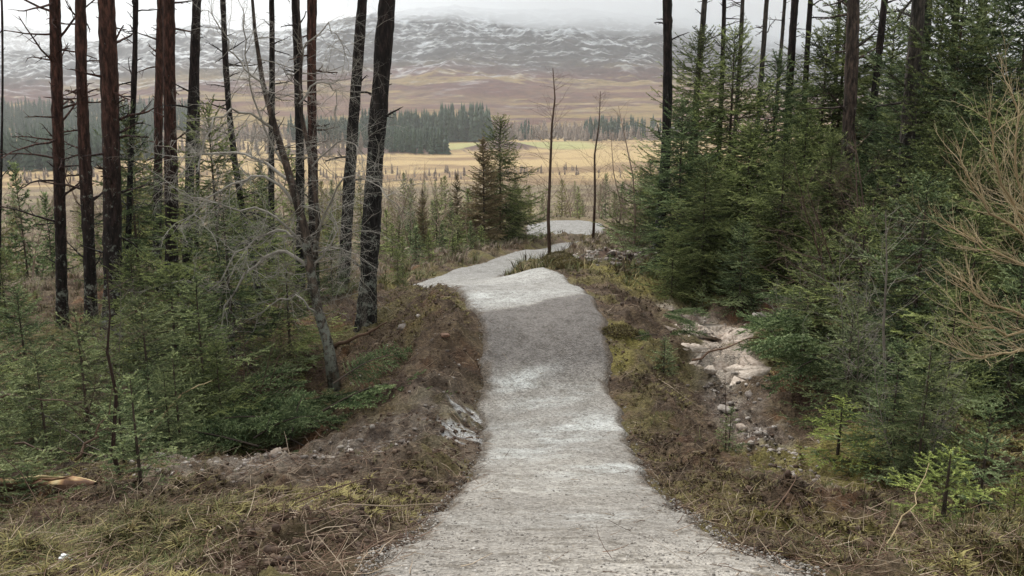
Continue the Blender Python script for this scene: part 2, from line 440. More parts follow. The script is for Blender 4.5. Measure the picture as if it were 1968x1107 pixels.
def path_sd(x, y):
    x = np.asarray(x, float); y = np.asarray(y, float)
    out = np.full(x.shape, -50.0)
    m = (np.abs(x) < 14) & (y < 45) & (y > -4)
    if m.any():
        out[m] = np.maximum(sdist(x[m], y[m], POLY), sdist(x[m], y[m], POLY2))
    return out
GULLY = np.array([P(*q)[:2] for q in [(1330, 620, 12.0), (1370, 655, 10.6), (1400, 760, 8.9), (1450, 850, 7.5), (1500, 905, 6.8), (1540, 960, 5.8)]])
def seg_d(x, y, pl):
    b = np.full(np.shape(x), 1e9)
    for i in range(len(pl) - 1):
        ax, ay = pl[i]; ex, ey = pl[i + 1][0] - ax, pl[i + 1][1] - ay
        t = np.clip(((x - ax) * ex + (y - ay) * ey) / (ex * ex + ey * ey), 0, 1)
        b = np.minimum(b, np.hypot(x - ax - t * ex, y - ay - t * ey))
    return b
def streak(x, y, q, r):
    c = P(*q)[:2]
    return np.exp(-(((x - c[0]) / 1.25) ** 2 + ((y - c[1] - 0.35 * (x - c[0])) / 0.6) ** 2) / (r * r * 1.5))
def blob(x, y, q, r):
    c = P(*q)[:2]
    return np.exp(-((x - c[0]) ** 2 + (y - c[1]) ** 2) / (r * r))
def ground_h(x, y, sd=None):
    x = np.asarray(x, float); y = np.asarray(y, float)
    if sd is None: sd = path_sd(x, y)
    z = base_h(x, y)
    r = np.hypot(x, y)
    e = sd + (fbm(x, y, 2.0, 3, 71) - 0.5) * 0.16 + (fbm(x, y, 11, 3, 73) - 0.5) * 0.11           # ragged edge
    out = sst(0.0, -0.35, e)
    near = 1 - sst(30, 60, r)
    rough = out * near
    lump = (fbm(x, y, 1.1, 3, 11) - 0.42) * 0.30 + (ridged(x, y, 2.6, 4, 21) - 0.45) * 0.20 + (fbm(x, y, 9, 4, 31, 0.6) - 0.5) * 0.13
    bank = np.exp(-((sd + 0.45) / 0.35) ** 2) * sst(3.0, 5.5, r)
    z = z + rough * (lump + 0.07 * bank)
    inner = sst(-0.05, 0.1, sd)
    z = z + (1 - out) * (fbm(x, y, 1.3, 3, 41) - 0.5) * 0.05 - (1 - out) * 0.0
    return z, e
def gh(x, y):
    z, _ = ground_h(np.array([float(x)]), np.array([float(y)]))
    return float(z[0])
def gp(px, d):
    """ground point in the photo column px at depth d"""
    z = -1.5
    for _ in range(8):
        y = (d + (z - 1.6) * sp_) / cp_
        x = (px - 984) / FPX * d
        z = gh(x, y)
    return np.array([x, y, z])

# ------------------------------------------------------------------ ground + path sheets
def lerp3(a, b, t): return a + (b - a) * t[..., None]
def build_ground():
    ang = np.concatenate([np.arange(-180, -37, 3.0), np.arange(-37, 37.01, 0.17), np.arange(40, 181, 3.0)])
    rr = [0.25]
    while rr[-1] < 45: rr.append(rr[-1] * 1.0065 if rr[-1] > 1.8 else rr[-1] * 1.05)
    while rr[-1] < 6000: rr.append(rr[-1] * 1.015)
    rr = np.array(rr)
    A, RR = np.meshgrid(np.radians(ang), rr)
    X = RR * np.sin(A); Y = RR * np.cos(A)
    sd = path_sd(X, Y)
    Z, e = ground_h(X, Y, sd)
    inside = 1 - sst(0.0, -0.06, e)
    Zg = Z - inside * 0.03
    nr, nc = X.shape
    # colour of the soil, moss, rubble, heath and valley grass itself
    c = lambda *v: np.array(v)
    n1 = fbm(X, Y, 0.9, 4, 101); n2 = fbm(X, Y, 3.5, 4, 111); n3 = fbm(X, Y, 9, 3, 121)
    col = np.zeros(X.shape + (3,)) + c(0.12, 0.085, 0.057)
    col = lerp3(col, c(0.065, 0.040, 0.028), sst(0.45, 0.65, n2))
    col = lerp3(col, c(0.20, 0.10, 0.05), sst(0.60, 0.72, fbm(X, Y, 2.0, 4, 181)) * 0.7)
    col = lerp3(col, c(0.12, 0.115, 0.04), sst(0.50, 0.68, n1) * 0.7)
    col = lerp3(col, c(0.17, 0.14, 0.085), sst(0.55, 0.75, n3) * 0.5)
    bank = sst(-1.6, -0.3, sd)
    col = lerp3(col, lerp3(np.zeros_like(col) + c(0.060, 0.042, 0.030), c(0.15, 0.108, 0.072), sst(0.35, 0.7, n3)), bank * 0.7)
    col = lerp3(col, c(0.16, 0.14, 0.055), bank * sst(0.52, 0.64, fbm(X, Y, 1.7, 4, 191)) * 0.7)
    rub = np.clip(blob(X, Y, (430, 905, 6.4), 1.0) + blob(X, Y, (720, 880, 6.8), 0.9) * 0.6 + blob(X, Y, (850, 800, 7.9), 0.5) * 0.5, 0, 1)
    gd = seg_d(X, Y, GULLY)
    rub = np.maximum(rub, sst(0.42, 0.1, gd) * sst(0.3, 0.5, n2))
    col = lerp3(col, lerp3(np.zeros_like(col) + c(0.13, 0.105, 0.088), c(0.36, 0.32, 0.28), sst(0.35, 0.65, n3)), rub * 0.7)
    slab = np.clip(blob(X, Y, (1365, 650, 10.8), 0.58) + blob(X, Y, (1400, 720, 9.7), 0.42) + 0.7 * blob(X, Y, (1300, 600, 12.5), 0.5), 0, 1)
    slab = sst(0.35, 0.55, slab + (n2 - 0.5) * 0.4)
    col = lerp3(col, lerp3(np.zeros_like(col) + c(0.34, 0.28, 0.23), c(0.56, 0.50, 0.44), n3), slab)
    for q, rd in [((1200, 650, 9.6), 0.35), ((1180, 700, 9), 0.25), ((1280, 570, 13.5), 1.2), ((1540, 1050, 4.2), 0.5), ((1600, 900, 6.5), 0.8), ((1150, 520, 14), 0.4), ((780, 560, 14), 0.5)]:
        m = blob(X, Y, q, rd); m = sst(0.3, 0.6, m + (n2 - 0.5) * 0.5)
        col = lerp3(col, c(0.21, 0.185, 0.055), m * 0.75)
    snow = blob(X, Y, (880, 840, 7.25), 0.42) + blob(X, Y, (905, 790, 7.9), 0.25) + blob(X, Y, (128, 1098, 3.4), 0.05)
    snow = 0.75 * sst(0.58, 0.80, snow * 0.72 + (fbm(X, Y * 2.2, 7, 4, 126) - 0.5) * 1.1)
    col = lerp3(col, c(0.78, 0.80, 0.82), snow)
    pl_ = sst(0.3, 0.6, blob(X, Y, (1175, 500, 15.8), 1.0) + (n2 - 0.5) * 0.5)
    col = lerp3(col, c(0.085, 0.052, 0.042), pl_ * 0.85)
    mid = sst(18, 40, np.hypot(X, Y))
    hz = lerp3(np.zeros_like(col) + c(0.12, 0.09, 0.06), c(0.20, 0.165, 0.10), sst(0.4, 0.6, fbm(X, Y, 0.12, 4, 131)))
    col = lerp3(col, hz, mid)
    R0 = np.hypot(X, Y)
    v = sst(260, 400, R0 + (fbm(X, Y, 0.012, 3, 141) - 0.5) * 160)
    va = lerp3(np.zeros_like(col) + c(0.36, 0.265, 0.13), c(0.19, 0.125, 0.065), sst(0.42, 0.62, fbm(X / 2, Y, 0.03, 5, 151, 0.65)))
    g = sst(0.55, 0.75, 0.35 * fbm(X / 4, Y, 0.012, 3, 161) + 0.6 * np.exp(-((X - 5) / 95) ** 4) * sst(610, 680, R0) * (1 - sst(780, 850, R0)))
    va = lerp3(va, c(0.27, 0.28, 0.115), g * 0.8)
    hm = sst(0.22, 0.45, 1.1 * np.exp(-((X + 9) / 26) ** 2 - ((Y - 662) / 20) ** 2) + np.exp(-((X + 110) / 62) ** 4 - ((Y - 632) / 16) ** 2) + 0.5 * (n1 - 0.5))
    va = lerp3(va, c(0.09, 0.055, 0.045), hm)
    col = lerp3(col, va, v)
    idx = np.arange(nr * nc).reshape(nr, nc)
    F = np.stack([idx[:-1, :-1], idx[:-1, 1:], idx[1:, 1:], idx[1:, :-1]], -1).reshape(-1, 4)[:, ::-1]
    mb = MB(); mb.add(np.stack([X, Y, Zg], -1).reshape(-1, 3), F)
    # close the middle under the camera
    cen = mb.n; mb.add([[0, 0, 0]], np.zeros((0, 3), int))
    mb.f[3].append(np.stack([idx[0, :-1], idx[0, 1:], np.full(nc - 1, cen)], -1)[:, ::-1])
    col = np.concatenate([col.reshape(-1, 3), [[0.1, 0.1, 0.1]]])
    tag(link('ground', mb.mesh('ground', M['ground'], True, np.clip(col, 0, 1))), kind='structure')
    # --- path: same grid, lifted where it is inside, sinking under the verge at its edge
    s2 = sst(-0.12, 0.06, e)
    Zp = Z + 0.018 * s2 - 0.10 * (1 - s2) + (vn(X * 30, Y * 30, 5) - 0.5) * 0.006
    keep = e > -0.15
    fk = keep[:-1, :-1] & keep[:-1, 1:] & keep[1:, 1:] & keep[1:, :-1]
    F2 = np.stack([idx[:-1, :-1], idx[:-1, 1:], idx[1:, 1:], idx[1:, :-1]], -1)[fk][:, ::-1]
    used = np.unique(F2)
    remap = np.full(nr * nc, -1); remap[used] = np.arange(len(used))
    V = np.stack([X, Y, Zp], -1).reshape(-1, 3)[used]
    x, y = V[:, 0], V[:, 1]
    pc = np.zeros((len(used), 3)) + c(0.255, 0.24, 0.22)
    pc = lerp3(pc, c(0.33, 0.312, 0.285), sst(0.4, 0.65, fbm(x, y, 1.0, 4, 201)))
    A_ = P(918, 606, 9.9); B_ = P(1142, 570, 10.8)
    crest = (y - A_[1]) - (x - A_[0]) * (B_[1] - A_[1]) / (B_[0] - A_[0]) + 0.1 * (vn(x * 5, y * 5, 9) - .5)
    face_shade = sst(0.04, -0.04, crest) * sst(7.9, 8.7, y + 0.5 * (fbm(x, y, 2, 3, 77) - .5)) 
    pc = lerp3(pc, c(0.138, 0.127, 0.122), np.clip(face_shade, 0, 1) * 0.85)  # shade on the near side of the roller, painted into the gravel colour
    pc = lerp3(pc, c(0.32, 0.325, 0.32), sst(0.0, 0.08, crest) * 0.6)  # landing past the crest painted lighter, as the side open to the sky
    fr = np.zeros(len(used))
    for q, r_, a in [((960, 572, 10.8), 0.5, 0.9), ((1000, 735, 8.6), 0.25, 0.8), ((1060, 765, 8.3), 0.3, 0.6), ((960, 835, 7.4), 0.35, 0.9), ((1080, 835, 7.4), 0.55, 0.85), ((990, 880, 6.7), 0.45, 0.55),
                     ((1180, 905, 6.2), 0.3, 0.8), ((1090, 935, 5.7), 0.35, 0.45), ((1170, 950, 5.4), 0.3, 0.4), ((1100, 1015, 4.4), 0.4, 0.3), ((940, 550, 13.0), 0.8, 0.4), ((1060, 525, 13), .6, .35)]:
        fr = np.maximum(fr, streak(x, y, q, r_) * a)
    fn = fbm(x * 0.8, y * 2.0, 3.2, 5, 211, 0.62)
    fr = np.clip(fr * 1.5, 0, 1) * (0.25 + 0.75 * sst(0.44, 0.62, fn))
    pc = lerp3(pc, c(0.23, 0.228, 0.222), sst(13.2, 15.5, y) * 0.7)
    pc = lerp3(pc, c(0.52, 0.54, 0.535), fr * 0.8)
    crumbs = sst(0.62, 0.70, fbm(x, y * 2.2, 7, 4, 221)) * sst(5.5, 3.0, y)
    pc = lerp3(pc, c(0.10, 0.085, 0.065), crumbs * 0.55)
    es = e.reshape(-1)[used]
    pc = lerp3(pc, c(0.11, 0.085, 0.062), sst(0.10, 0.0, es + (fbm(x, y, 9, 3, 231) - 0.5) * 0.16) * 0.8)
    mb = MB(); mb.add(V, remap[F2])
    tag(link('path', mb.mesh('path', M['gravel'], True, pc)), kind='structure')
build_ground()

# ------------------------------------------------------------------ hills
def build_hills():
    def sheet(name, azt, dist, cols, snowline, seed, rough):
        px = np.linspace(-700, 2700, 1250)
        az = (px - 984) / FPX
        sky_y = np.interp(px, *zip(*azt))
        # elevation slope of the skyline above the eye
        el = ((553.5 - sky_y) / FPX * cp_ - sp_) / (cp_ + (553.5 - sky_y) / FPX * sp_)
        d0, d1 = dist
        t = np.linspace(-0.15, 1.35, 560)
        T, AZ = np.meshgrid(t, az, indexing='ij')
        EL = np.broadcast_to(el, T.shape)
        D = d0 + (d1 - d0) * T
        X = AZ * D; Y = D
        top = EL * d1 + 1.6
        s = np.clip(T, 0, 1)
        prof = 0.42 * s + 0.58 * s ** 1.9
        prof = np.where(T > 1, 1 - (T - 1) * 0.8, prof)
        nz = (fbm(X, Y, 1 / 420, 5, seed) - 0.5) * 2
        rg = ridged(X, Y * 1.3, 1 / 260, 5, seed + 7) - 0.5
        rg2 = ridged(X, Y * 1.4, 1 / 70, 4, seed + 17) - 0.5
        env = sst(0.0, 0.35, T) * (1 - 0.35 * sst(0.9, 1.0, T))
        Z = -38 + (top + 38) * prof + env * rough * (nz * 32 + rg * 52 * sst(0.2, .6, T) + rg2 * 20 * sst(0.2, .6, T) + (ridged(X, Y * 1.5, 1 / 30, 4, seed + 91) - 0.5) * 9 * sst(0.2, .6, T))
        Z = np.where(T < 0, -45, Z)
        # colour
        c = lambda *v: np.array(v)
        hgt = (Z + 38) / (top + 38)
        n1 = fbm(X / 2.5, Y, 1 / 60, 5, seed + 31, 0.65); n2 = fbm(X, Y, 1 / 300, 4, seed + 41); n3 = fbm(X, Y * 1.5, 1 / 28, 4, seed + 51)
        col = np.zeros(X.shape + (3,)) + c(*cols[0])
        col = lerp3(col, c(*cols[1]), sst(0.42, 0.6, n1))
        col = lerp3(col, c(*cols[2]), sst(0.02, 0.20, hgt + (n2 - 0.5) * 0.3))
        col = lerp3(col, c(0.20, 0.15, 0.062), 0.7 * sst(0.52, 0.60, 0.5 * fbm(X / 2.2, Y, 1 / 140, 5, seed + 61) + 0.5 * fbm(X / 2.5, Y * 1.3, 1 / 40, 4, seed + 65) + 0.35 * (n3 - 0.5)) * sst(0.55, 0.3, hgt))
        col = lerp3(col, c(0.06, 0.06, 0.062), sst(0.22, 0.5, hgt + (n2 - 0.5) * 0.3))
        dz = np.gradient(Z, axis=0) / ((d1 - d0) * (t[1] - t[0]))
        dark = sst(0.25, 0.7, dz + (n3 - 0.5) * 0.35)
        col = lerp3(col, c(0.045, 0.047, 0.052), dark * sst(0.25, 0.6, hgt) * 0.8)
        fine = ridged(X / 1.8 + 20 * fbm(X, Y, 1 / 50, 2, 7), Y + 30 * fbm(X, Y, 1 / 60, 2, 8), 1 / 20, 4, seed + 81)
        sn = sst(0.45, 0.72, n3 * 0.35 + 0.3 * fbm(X / 1.8, Y, 1 / 60, 5, seed + 71) + 0.35 * fine + 0.22 * (hgt - snowline) - 0.20 * dz + 0.02)
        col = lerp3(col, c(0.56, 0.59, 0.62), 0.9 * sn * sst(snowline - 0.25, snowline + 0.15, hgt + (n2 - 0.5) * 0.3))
        nr, nc = X.shape
        idx = np.arange(nr * nc).reshape(nr, nc)
        F = np.stack([idx[:-1, :-1], idx[:-1, 1:], idx[1:, 1:], idx[1:, :-1]], -1).reshape(-1, 4)
        mb = MB(); mb.add(np.stack([X, Y, Z], -1).reshape(-1, 3), F)
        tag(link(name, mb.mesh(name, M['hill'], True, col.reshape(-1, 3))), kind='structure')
        return X, Y, Z
    main = [(-700, 190), (-300, 130), (0, 100), (150, 92), (240, 78), (330, 62), (400, 48), (480, 52), (560, 55), (640, 42), (720, 28), (800, 20), (900, 10), (1000, 16), (1150, 24), (1300, 40), (1500, 75), (1700, 110), (2100, 150), (2700, 180)]
    ocre = ((0.105, 0.055, 0.040), (0.18, 0.13, 0.058), (0.075, 0.034, 0.030))
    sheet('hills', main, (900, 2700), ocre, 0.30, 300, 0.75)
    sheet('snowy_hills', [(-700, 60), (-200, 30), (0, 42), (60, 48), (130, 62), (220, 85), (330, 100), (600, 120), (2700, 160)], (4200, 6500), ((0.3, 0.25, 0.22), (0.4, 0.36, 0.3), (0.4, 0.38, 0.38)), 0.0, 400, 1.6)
build_hills()

# ------------------------------------------------------------------ plant builders
def spruce_mesh(seed, h, R, nb, tw, step, nl, nw, ndl, low=0.06, droop=0.18, gap=0.0, tintb=0.5, pw=0.8, up=0.0, sub=True, name='spruce'):
    rng = np.random.default_rng(seed)
    mt = MB(); mbr = MB(); mn = MB()
    k = 9
    zz = np.linspace(0, h, k)
    wob = np.cumsum(rng.normal(size=(k, 2)) * 0.006 * h / k, 0)
    wob[0] = 0
    r0 = 0.0080 * h + 0.003
    tube(mt, np.c_[wob, zz], r0 * (1 - zz / h) ** 0.8 + 0.003, 7, 0.5)
    P0 = []; P1 = []; TI = []
    ga = rng.random() * 6
    for i in range(nb):
        f = (i + 0.5) / nb
        z = h * (low + (0.985 - low) * (1 - (1 - f) ** 1.15))
        t = z / h
        if rng.random() < gap: continue
        L = (R * min(1.0, (1 - t) ** pw * 1.05 + 0.02) * (0.5 + 0.75 * rng.random()) * (0.75 + 0.25 * min(1, t / 0.15)) + 0.04 * min(h, 2))
        a = ga + i * 2.39996 + rng.normal() * 0.25
        el = -0.12 + 0.95 * t ** 1.5 + up + rng.normal() * 0.19
        out = np.array([math.cos(a), math.sin(a), 0]); sd_ = np.array([-math.sin(a), math.cos(a), 0])
        K = 6
        s = np.linspace(0, 1, K)
        bend = rng.normal() * 0.08
        pts = (np.array([np.interp(z, zz, wob[:, 0]), np.interp(z, zz, wob[:, 1]), z])[None]
               + out[None] * (s * L * math.cos(el))[:, None] + sd_[None] * (bend * L * s ** 2)[:, None])
        pts[:, 2] += s * L * math.sin(el) - droop * L * np.sin(s * 2.6) * (1 - t * 0.7) + 0.10 * L * s ** 3
        br = r0 * 0.28 * (1 - t) + 0.0025
        tube(mbr, pts, br * (1 - s * 0.8), 3, 0.4, False)
        tb = tintb + rng.normal() * 0.17
        for q in range(1, K):
            P0.append(pts[q - 1]); P1.append(pts[q]); TI.append(tb - 0.15 + 0.3 * s[q])
        n = max(2, int(L / tw))
        ss = 0.10 + 0.88 * (np.arange(n) + rng.random(n)) / n
        for jj, u in enumerate(ss):
            p = np.array([np.interp(u, s, pts[:, c]) for c in range(3)])
            tg = pts[min(K - 1, int(u * (K - 1)) + 1)] - pts[int(u * (K - 1) * 0.999)]
            tg = tg / (np.linalg.norm(tg) + 1e-9)
            sg = 1 if jj % 2 else -1
            lt = (0.42 * L * (1 - u) + 0.05 + 0.03 * L) * (0.6 + 0.6 * rng.random())
            lt = min(lt, 0.6)
            dr = tg * 0.75 + sd_ * sg * (0.55 + 0.3 * rng.random()) + np.array([0, 0, rng.normal() * 0.16 - 0.08])
            dr /= np.linalg.norm(dr)
            e_ = p + dr * lt - np.array([0, 0, 0.12 * lt])
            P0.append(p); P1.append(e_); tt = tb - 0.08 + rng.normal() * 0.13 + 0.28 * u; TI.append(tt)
            if sub and lt > tw * 2.2:
                m = int(lt / tw)
                for g in range(m):
                    v = (g + 0.6) / m
                    p2 = p + (e_ - p) * v
                    d2 = dr * 0.8 + np.cross(dr, [0, 0, 1]) * (0.75 if g % 2 else -0.75) + np.array([0, 0, rng.normal() * 0.15])
                    d2 /= np.linalg.norm(d2)
                    P0.append(p2); P1.append(p2 + d2 * (0.38 * lt * (1 - v) + 0.035)); TI.append(tt + 0.1)
    # leader
    P0.append([wob[-1, 0], wob[-1, 1], h * 0.9]); P1.append([wob[-1, 0], wob[-1, 1], h * 1.02]); TI.append(tintb + 0.2)
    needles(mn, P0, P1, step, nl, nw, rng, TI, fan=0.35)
    return (mt.mesh(name + '_trunk', M['wood']), mbr.mesh(name + '_branches', M['wood']), mn.mesh(name + '_crown', ndl, False))

def grow(mb, rng, p, d, L, r, depth, sides=3, wig=0.18, nkids=5, spread=0.7, grav=0.0, tint=0.5, lmul=0.55, start=0.25, upt=0.0):
    K = 5 if depth > 0 else 4
    pts = [np.array(p, float)]
    d = np.array(d, float); d /= np.linalg.norm(d)
    dirs = [d]
    for i in range(K):
        d = d + rng.normal(size=3) * wig + np.array([0, 0, upt - grav])
        d /= np.linalg.norm(d)
        pts.append(pts[-1] + d * L / K); dirs.append(d)
    pts = np.array(pts)
    tube(mb, pts, r * np.linspace(1, 0.35, K + 1), sides if depth > 0 else 3, np.clip(tint + rng.normal() * 0.12, 0, 1), False)
    if depth <= 0: return
    for i in range(nkids):
        u = start + (1 - start) * (i + rng.random()) / nkids
        k = min(K - 1, int(u * K)); fr = u * K - k
        q = pts[k] + (pts[k + 1] - pts[k]) * fr
        dd = dirs[k + 1]
        s = rng.normal(size=3); s = s - dd * (s @ dd); s /= np.linalg.norm(s) + 1e-9
        nd = dd * (1 - 0.35 * spread) + s * spread
        grow(mb, rng, q, nd, L * lmul * (1.15 - 0.6 * u) * (0.7 + 0.6 * rng.random()), r * 0.5 * (1.1 - 0.5 * u), depth - 1, 3, wig * 1.15, nkids, spread, grav * 1.4, min(1, tint + 0.1), lmul, start, upt)

def bare_mesh(seed, h, r, depth=3, nk=6, spread=0.6, m=None, stems=1, grav=0.0, upt=0.02, wig=0.12, lmul=0.5, start=0.2, name='bare', tint=0.35):
    rng = np.random.default_rng(seed)
    ms = MB(); mbb = MB()
    for s in range(stems):
        a = rng.random() * 6.28; ln = 0.05 if stems == 1 else 0.9
        d = np.array([math.cos(a) * ln * rng.random(), math.sin(a) * ln * rng.random(), 1])
        pts = [np.array([0, 0, -0.05]) + (rng.normal(size=3) * 0.06 * [1, 1, 0] if stems > 1 else 0)]; dirs = []
        K = 8
        hh = h * (0.75 + 0.3 * rng.random()) if stems > 1 else h
        for i in range(K):
            d = d / np.linalg.norm(d) + rng.normal(size=3) * 0.07 * [1, 1, 0.2] + [0, 0, 0.03]
            d /= np.linalg.norm(d); pts.append(pts[-1] + d * hh / K); dirs.append(d)
        pts = np.array(pts)
        tube(ms, pts, r * np.linspace(1, 0.15, K + 1), 6, tint)
        n = nk * 2
        for i in range(n):
            u = start + (0.97 - start) * (i + rng.random()) / n
            k = min(K - 1, int(u * K)); q = pts[k] + (pts[k + 1] - pts[k]) * (u * K - k)
            s_ = rng.normal(size=3) * [1, 1, 0.15]; s_ /= np.linalg.norm(s_)
            grow(mbb, rng, q, dirs[k] * 0.6 + s_ * spread, hh * lmul * (1.1 - u) * (0.6 + 0.6 * rng.random()) + 0.05 * hh, r * 0.4 * (1.1 - u) + 0.0015, depth - 2, 3, wig, nk, spread, grav, tint + 0.1, 0.55, 0.15, upt)
    return ms.mesh(name + '_trunk', m), mbb.mesh(name + '_crown', m)

def put(name, parts, pos, rz, sc, label, cat, group=None):
    r = empty(name, pos, label, cat, group, rz, sc)
    for n, me in parts:
        link(n, me, r)
    return r

# prototypes (mesh data shared by the copies)
T3 = lambda t: [('trunk', t[0]), ('branches', t[1]), ('crown', t[2])]
T2 = lambda t: [('trunk', t[0]), ('crown', t[1])]
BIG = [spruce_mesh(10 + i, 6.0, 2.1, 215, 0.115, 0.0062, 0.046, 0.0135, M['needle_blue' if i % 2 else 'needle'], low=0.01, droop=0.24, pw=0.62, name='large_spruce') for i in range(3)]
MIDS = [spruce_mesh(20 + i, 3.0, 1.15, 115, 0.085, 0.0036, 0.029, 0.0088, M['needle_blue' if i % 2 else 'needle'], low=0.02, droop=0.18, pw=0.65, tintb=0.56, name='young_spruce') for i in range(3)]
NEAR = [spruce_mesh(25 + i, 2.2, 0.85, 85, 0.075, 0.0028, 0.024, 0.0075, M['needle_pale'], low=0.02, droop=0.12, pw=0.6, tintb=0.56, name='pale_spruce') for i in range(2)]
SAP = [spruce_mesh(30 + i, 1.2, 0.42, 44, 0.055, 0.0024, 0.021, 0.0062, M[('needle_pale', 'needle_lime', 'needle_blue')[i]], low=0.08, droop=0.05, up=0.2, tintb=(0.6, 0.6, 0.6)[i], name='sapling', gap=0.1) for i in range(3)]
FARS = [spruce_mesh(40 + i, 4.0, 1.1, 85, 0.13, 0.03, 0.12, 0.045, M[('needle', 'needle_olive', 'needle_blue')[i]], low=0.02, sub=False, tintb=0.68, name='far_spruce') for i in range(3)]
LARCH = spruce_mesh(50, 5.0, 1.15, 130, 0.08, 0.007, 0.06, 0.022, M['needle_tan'], low=0.05, droop=0.05, up=0.15, name='larch')
OLV = [spruce_mesh(52 + i, 4.0, 1.3, 120, 0.07, 0.014, 0.032, 0.0055, M['needle_olive'], low=0.03, droop=0.25, gap=0.1, tintb=0.45, name='olive_spruce') for i in range(1)]
BIRCH = [bare_mesh(60 + i, 4.5, 0.035, 4, 5, 0.55, M['twig_mauve'], 1, -0.0, 0.03, name='birch') for i in range(3)]
SHRUB = [bare_mesh(70 + i, 2.0, 0.014, 4, 5, 0.8, M[('twig_grey', 'twig_brown', 'twig_gold')[i]], 4, 0.0, 0.04, name='shrub') for i in range(3)]
SCRUBG = [bare_mesh(80 + i, 2.6, 0.02, 4, 5, 0.6, M['needle_tan' if i else 'twig_brown'], 3, 0.0, 0.03, name='scrub') for i in range(2)]

rnd = random.Random(5)
def sc_for(px, d, py_top, hproto, wide=1.0):
    g = gp(px, d)
    top = P(px, py_top, d)
    s = max(0.05, (top[2] - g[2]) / hproto)
    return g, (s * wide, s * wide, s)

# ------------------------------------------------------------------ tall pines
def pine(pxb, d, pxt, dia, label, m='bark_red', group='tall pine trunks left of the path', bend=None, dead=26, Ht=12.5, dl=0.8, name='pine_tree', seed=0, crown=True, zlow=0.12):
    rng = np.random.default_rng(500 + seed)
    dia = dia * 0.72
    g = gp(pxb, d)
    Y = g[1]
    top = PY(pxt, 0, Y)
    lean = (top - g) / (top[2] - g[2])
    root = empty(name, g, label, 'tree', group)
    mt = MB()
    k = 26
    z = np.linspace(-0.3, Ht, k)
    ztop = top[2] - g[2]
    off = np.zeros((k, 2))
    ph = rng.random(4) * 6.28
    am = 0.012 * ztop
    off[:, 0] = am * (np.sin(z / ztop * 3.1 + ph[0]) - math.sin(ph[0])) * (z / ztop) * 0.6
    off[:, 1] = am * np.sin(z / ztop * 4 + ph[1]) * 0.5
    if bend is not None:
        t = np.clip(z / ztop, 0, 1.5)
        off[:, 0] += bend * np.sin(t * math.pi)
    pts = np.c_[lean[0] * z + off[:, 0], off[:, 1], z]
    rad = dia / 2 * (1.12 - 0.5 * np.clip(z / Ht, 0, 1)) * (1 + 0.05 * rng.normal(size=k))
    rad += dia * 0.25 * np.exp(-np.clip(z, 0, 9) / 0.22)
    kk = 150; z2 = np.linspace(-0.3, Ht, kk)
    p2 = np.c_[np.interp(z2, z, pts[:, 0]), np.interp(z2, z, pts[:, 1]), z2]; r2 = np.interp(z2, z, rad)
    SD = 22; th = np.arange(SD) * 2 * np.pi / SD
    ZZ, TH = np.meshgrid(z2, th, indexing='ij')
    nn = ridged(TH * 1.6 + seed * 3.1, ZZ * 4.0, 1.0, 3, 600 + seed)
    nn[:, -4:] = nn[:, -4:] * np.linspace(0.75, 0, 4) + nn[:, :1] * np.linspace(0.25, 1, 4)
    RR2 = r2[:, None] * (0.93 + 0.15 * nn + 0.04 * rng.normal(size=nn.shape))
    V = np.stack([p2[:, 0, None] + np.cos(TH) * RR2, p2[:, 1, None] + np.sin(TH) * RR2, ZZ], -1).reshape(-1, 3)
    ii = np.arange(kk * SD).reshape(kk, SD); jj = np.roll(ii, -1, 1)
    mt.add(V, np.stack([ii[:-1], jj[:-1], jj[1:], ii[1:]], -1).reshape(-1, 4), 0.5)
    mb = mt
    dead = int(dead * 1.4)
    for i in range(dead):
        u = zlow + (0.95 - zlow) * rng.random() ** 0.8
        zz = u * min(Ht, ztop * 1.1)
        c = np.array([np.interp(zz, z, pts[:, j]) for j in range(3)])
        a = rng.random() * 6.28
        L = dl * (0.12 + 0.88 * rng.random() ** 2.2)
        dr = np.array([math.cos(a), math.sin(a), 0.35 * rng.normal() + 0.25])
        rr = dia * 0.045 + 0.004
        grow(mb, rng, c, dr, L, min(0.024, rr * 1.9) * (0.6 + 0.4 * L / dl), 1 if L > 0.25 else 0, 5, 0.13, 4, 0.7, 0.0, 0.12, 0.3, 0.3)
    link('trunk', mt.mesh('pine_trunk', M[m]), root)
    if crown:
        mc = MB(); P0 = []; P1 = []
        for i in range(14):
            zz = Ht * (0.72 + 0.3 * rng.random())
            c = np.array([np.interp(zz, z, pts[:, j]) for j in range(3)]); c[2] = min(c[2], Ht)
            a = rng.random() * 6.28
            L = 1.5 * (0.4 + 0.6 * rng.random()) * (1.25 - zz / Ht * 0.6)
            e_ = c + np.array([math.cos(a) * L, math.sin(a) * L, 0.3 * L])
            for q in range(14):
                u = 0.35 + 0.65 * rng.random()
                p = c + (e_ - c) * u
                dd = rng.normal(size=3); dd /= np.linalg.norm(dd)
                P0.append(p); P1.append(p + dd * 0.3)
            P0.append(c); P1.append(e_)
        needles(mc, P0, P1, 0.03, 0.12, 0.014, rng, np.full(len(P0), 0.5))
        link('crown', mc.mesh('pine_crown', M['needle_pine'], False), root)
    return root

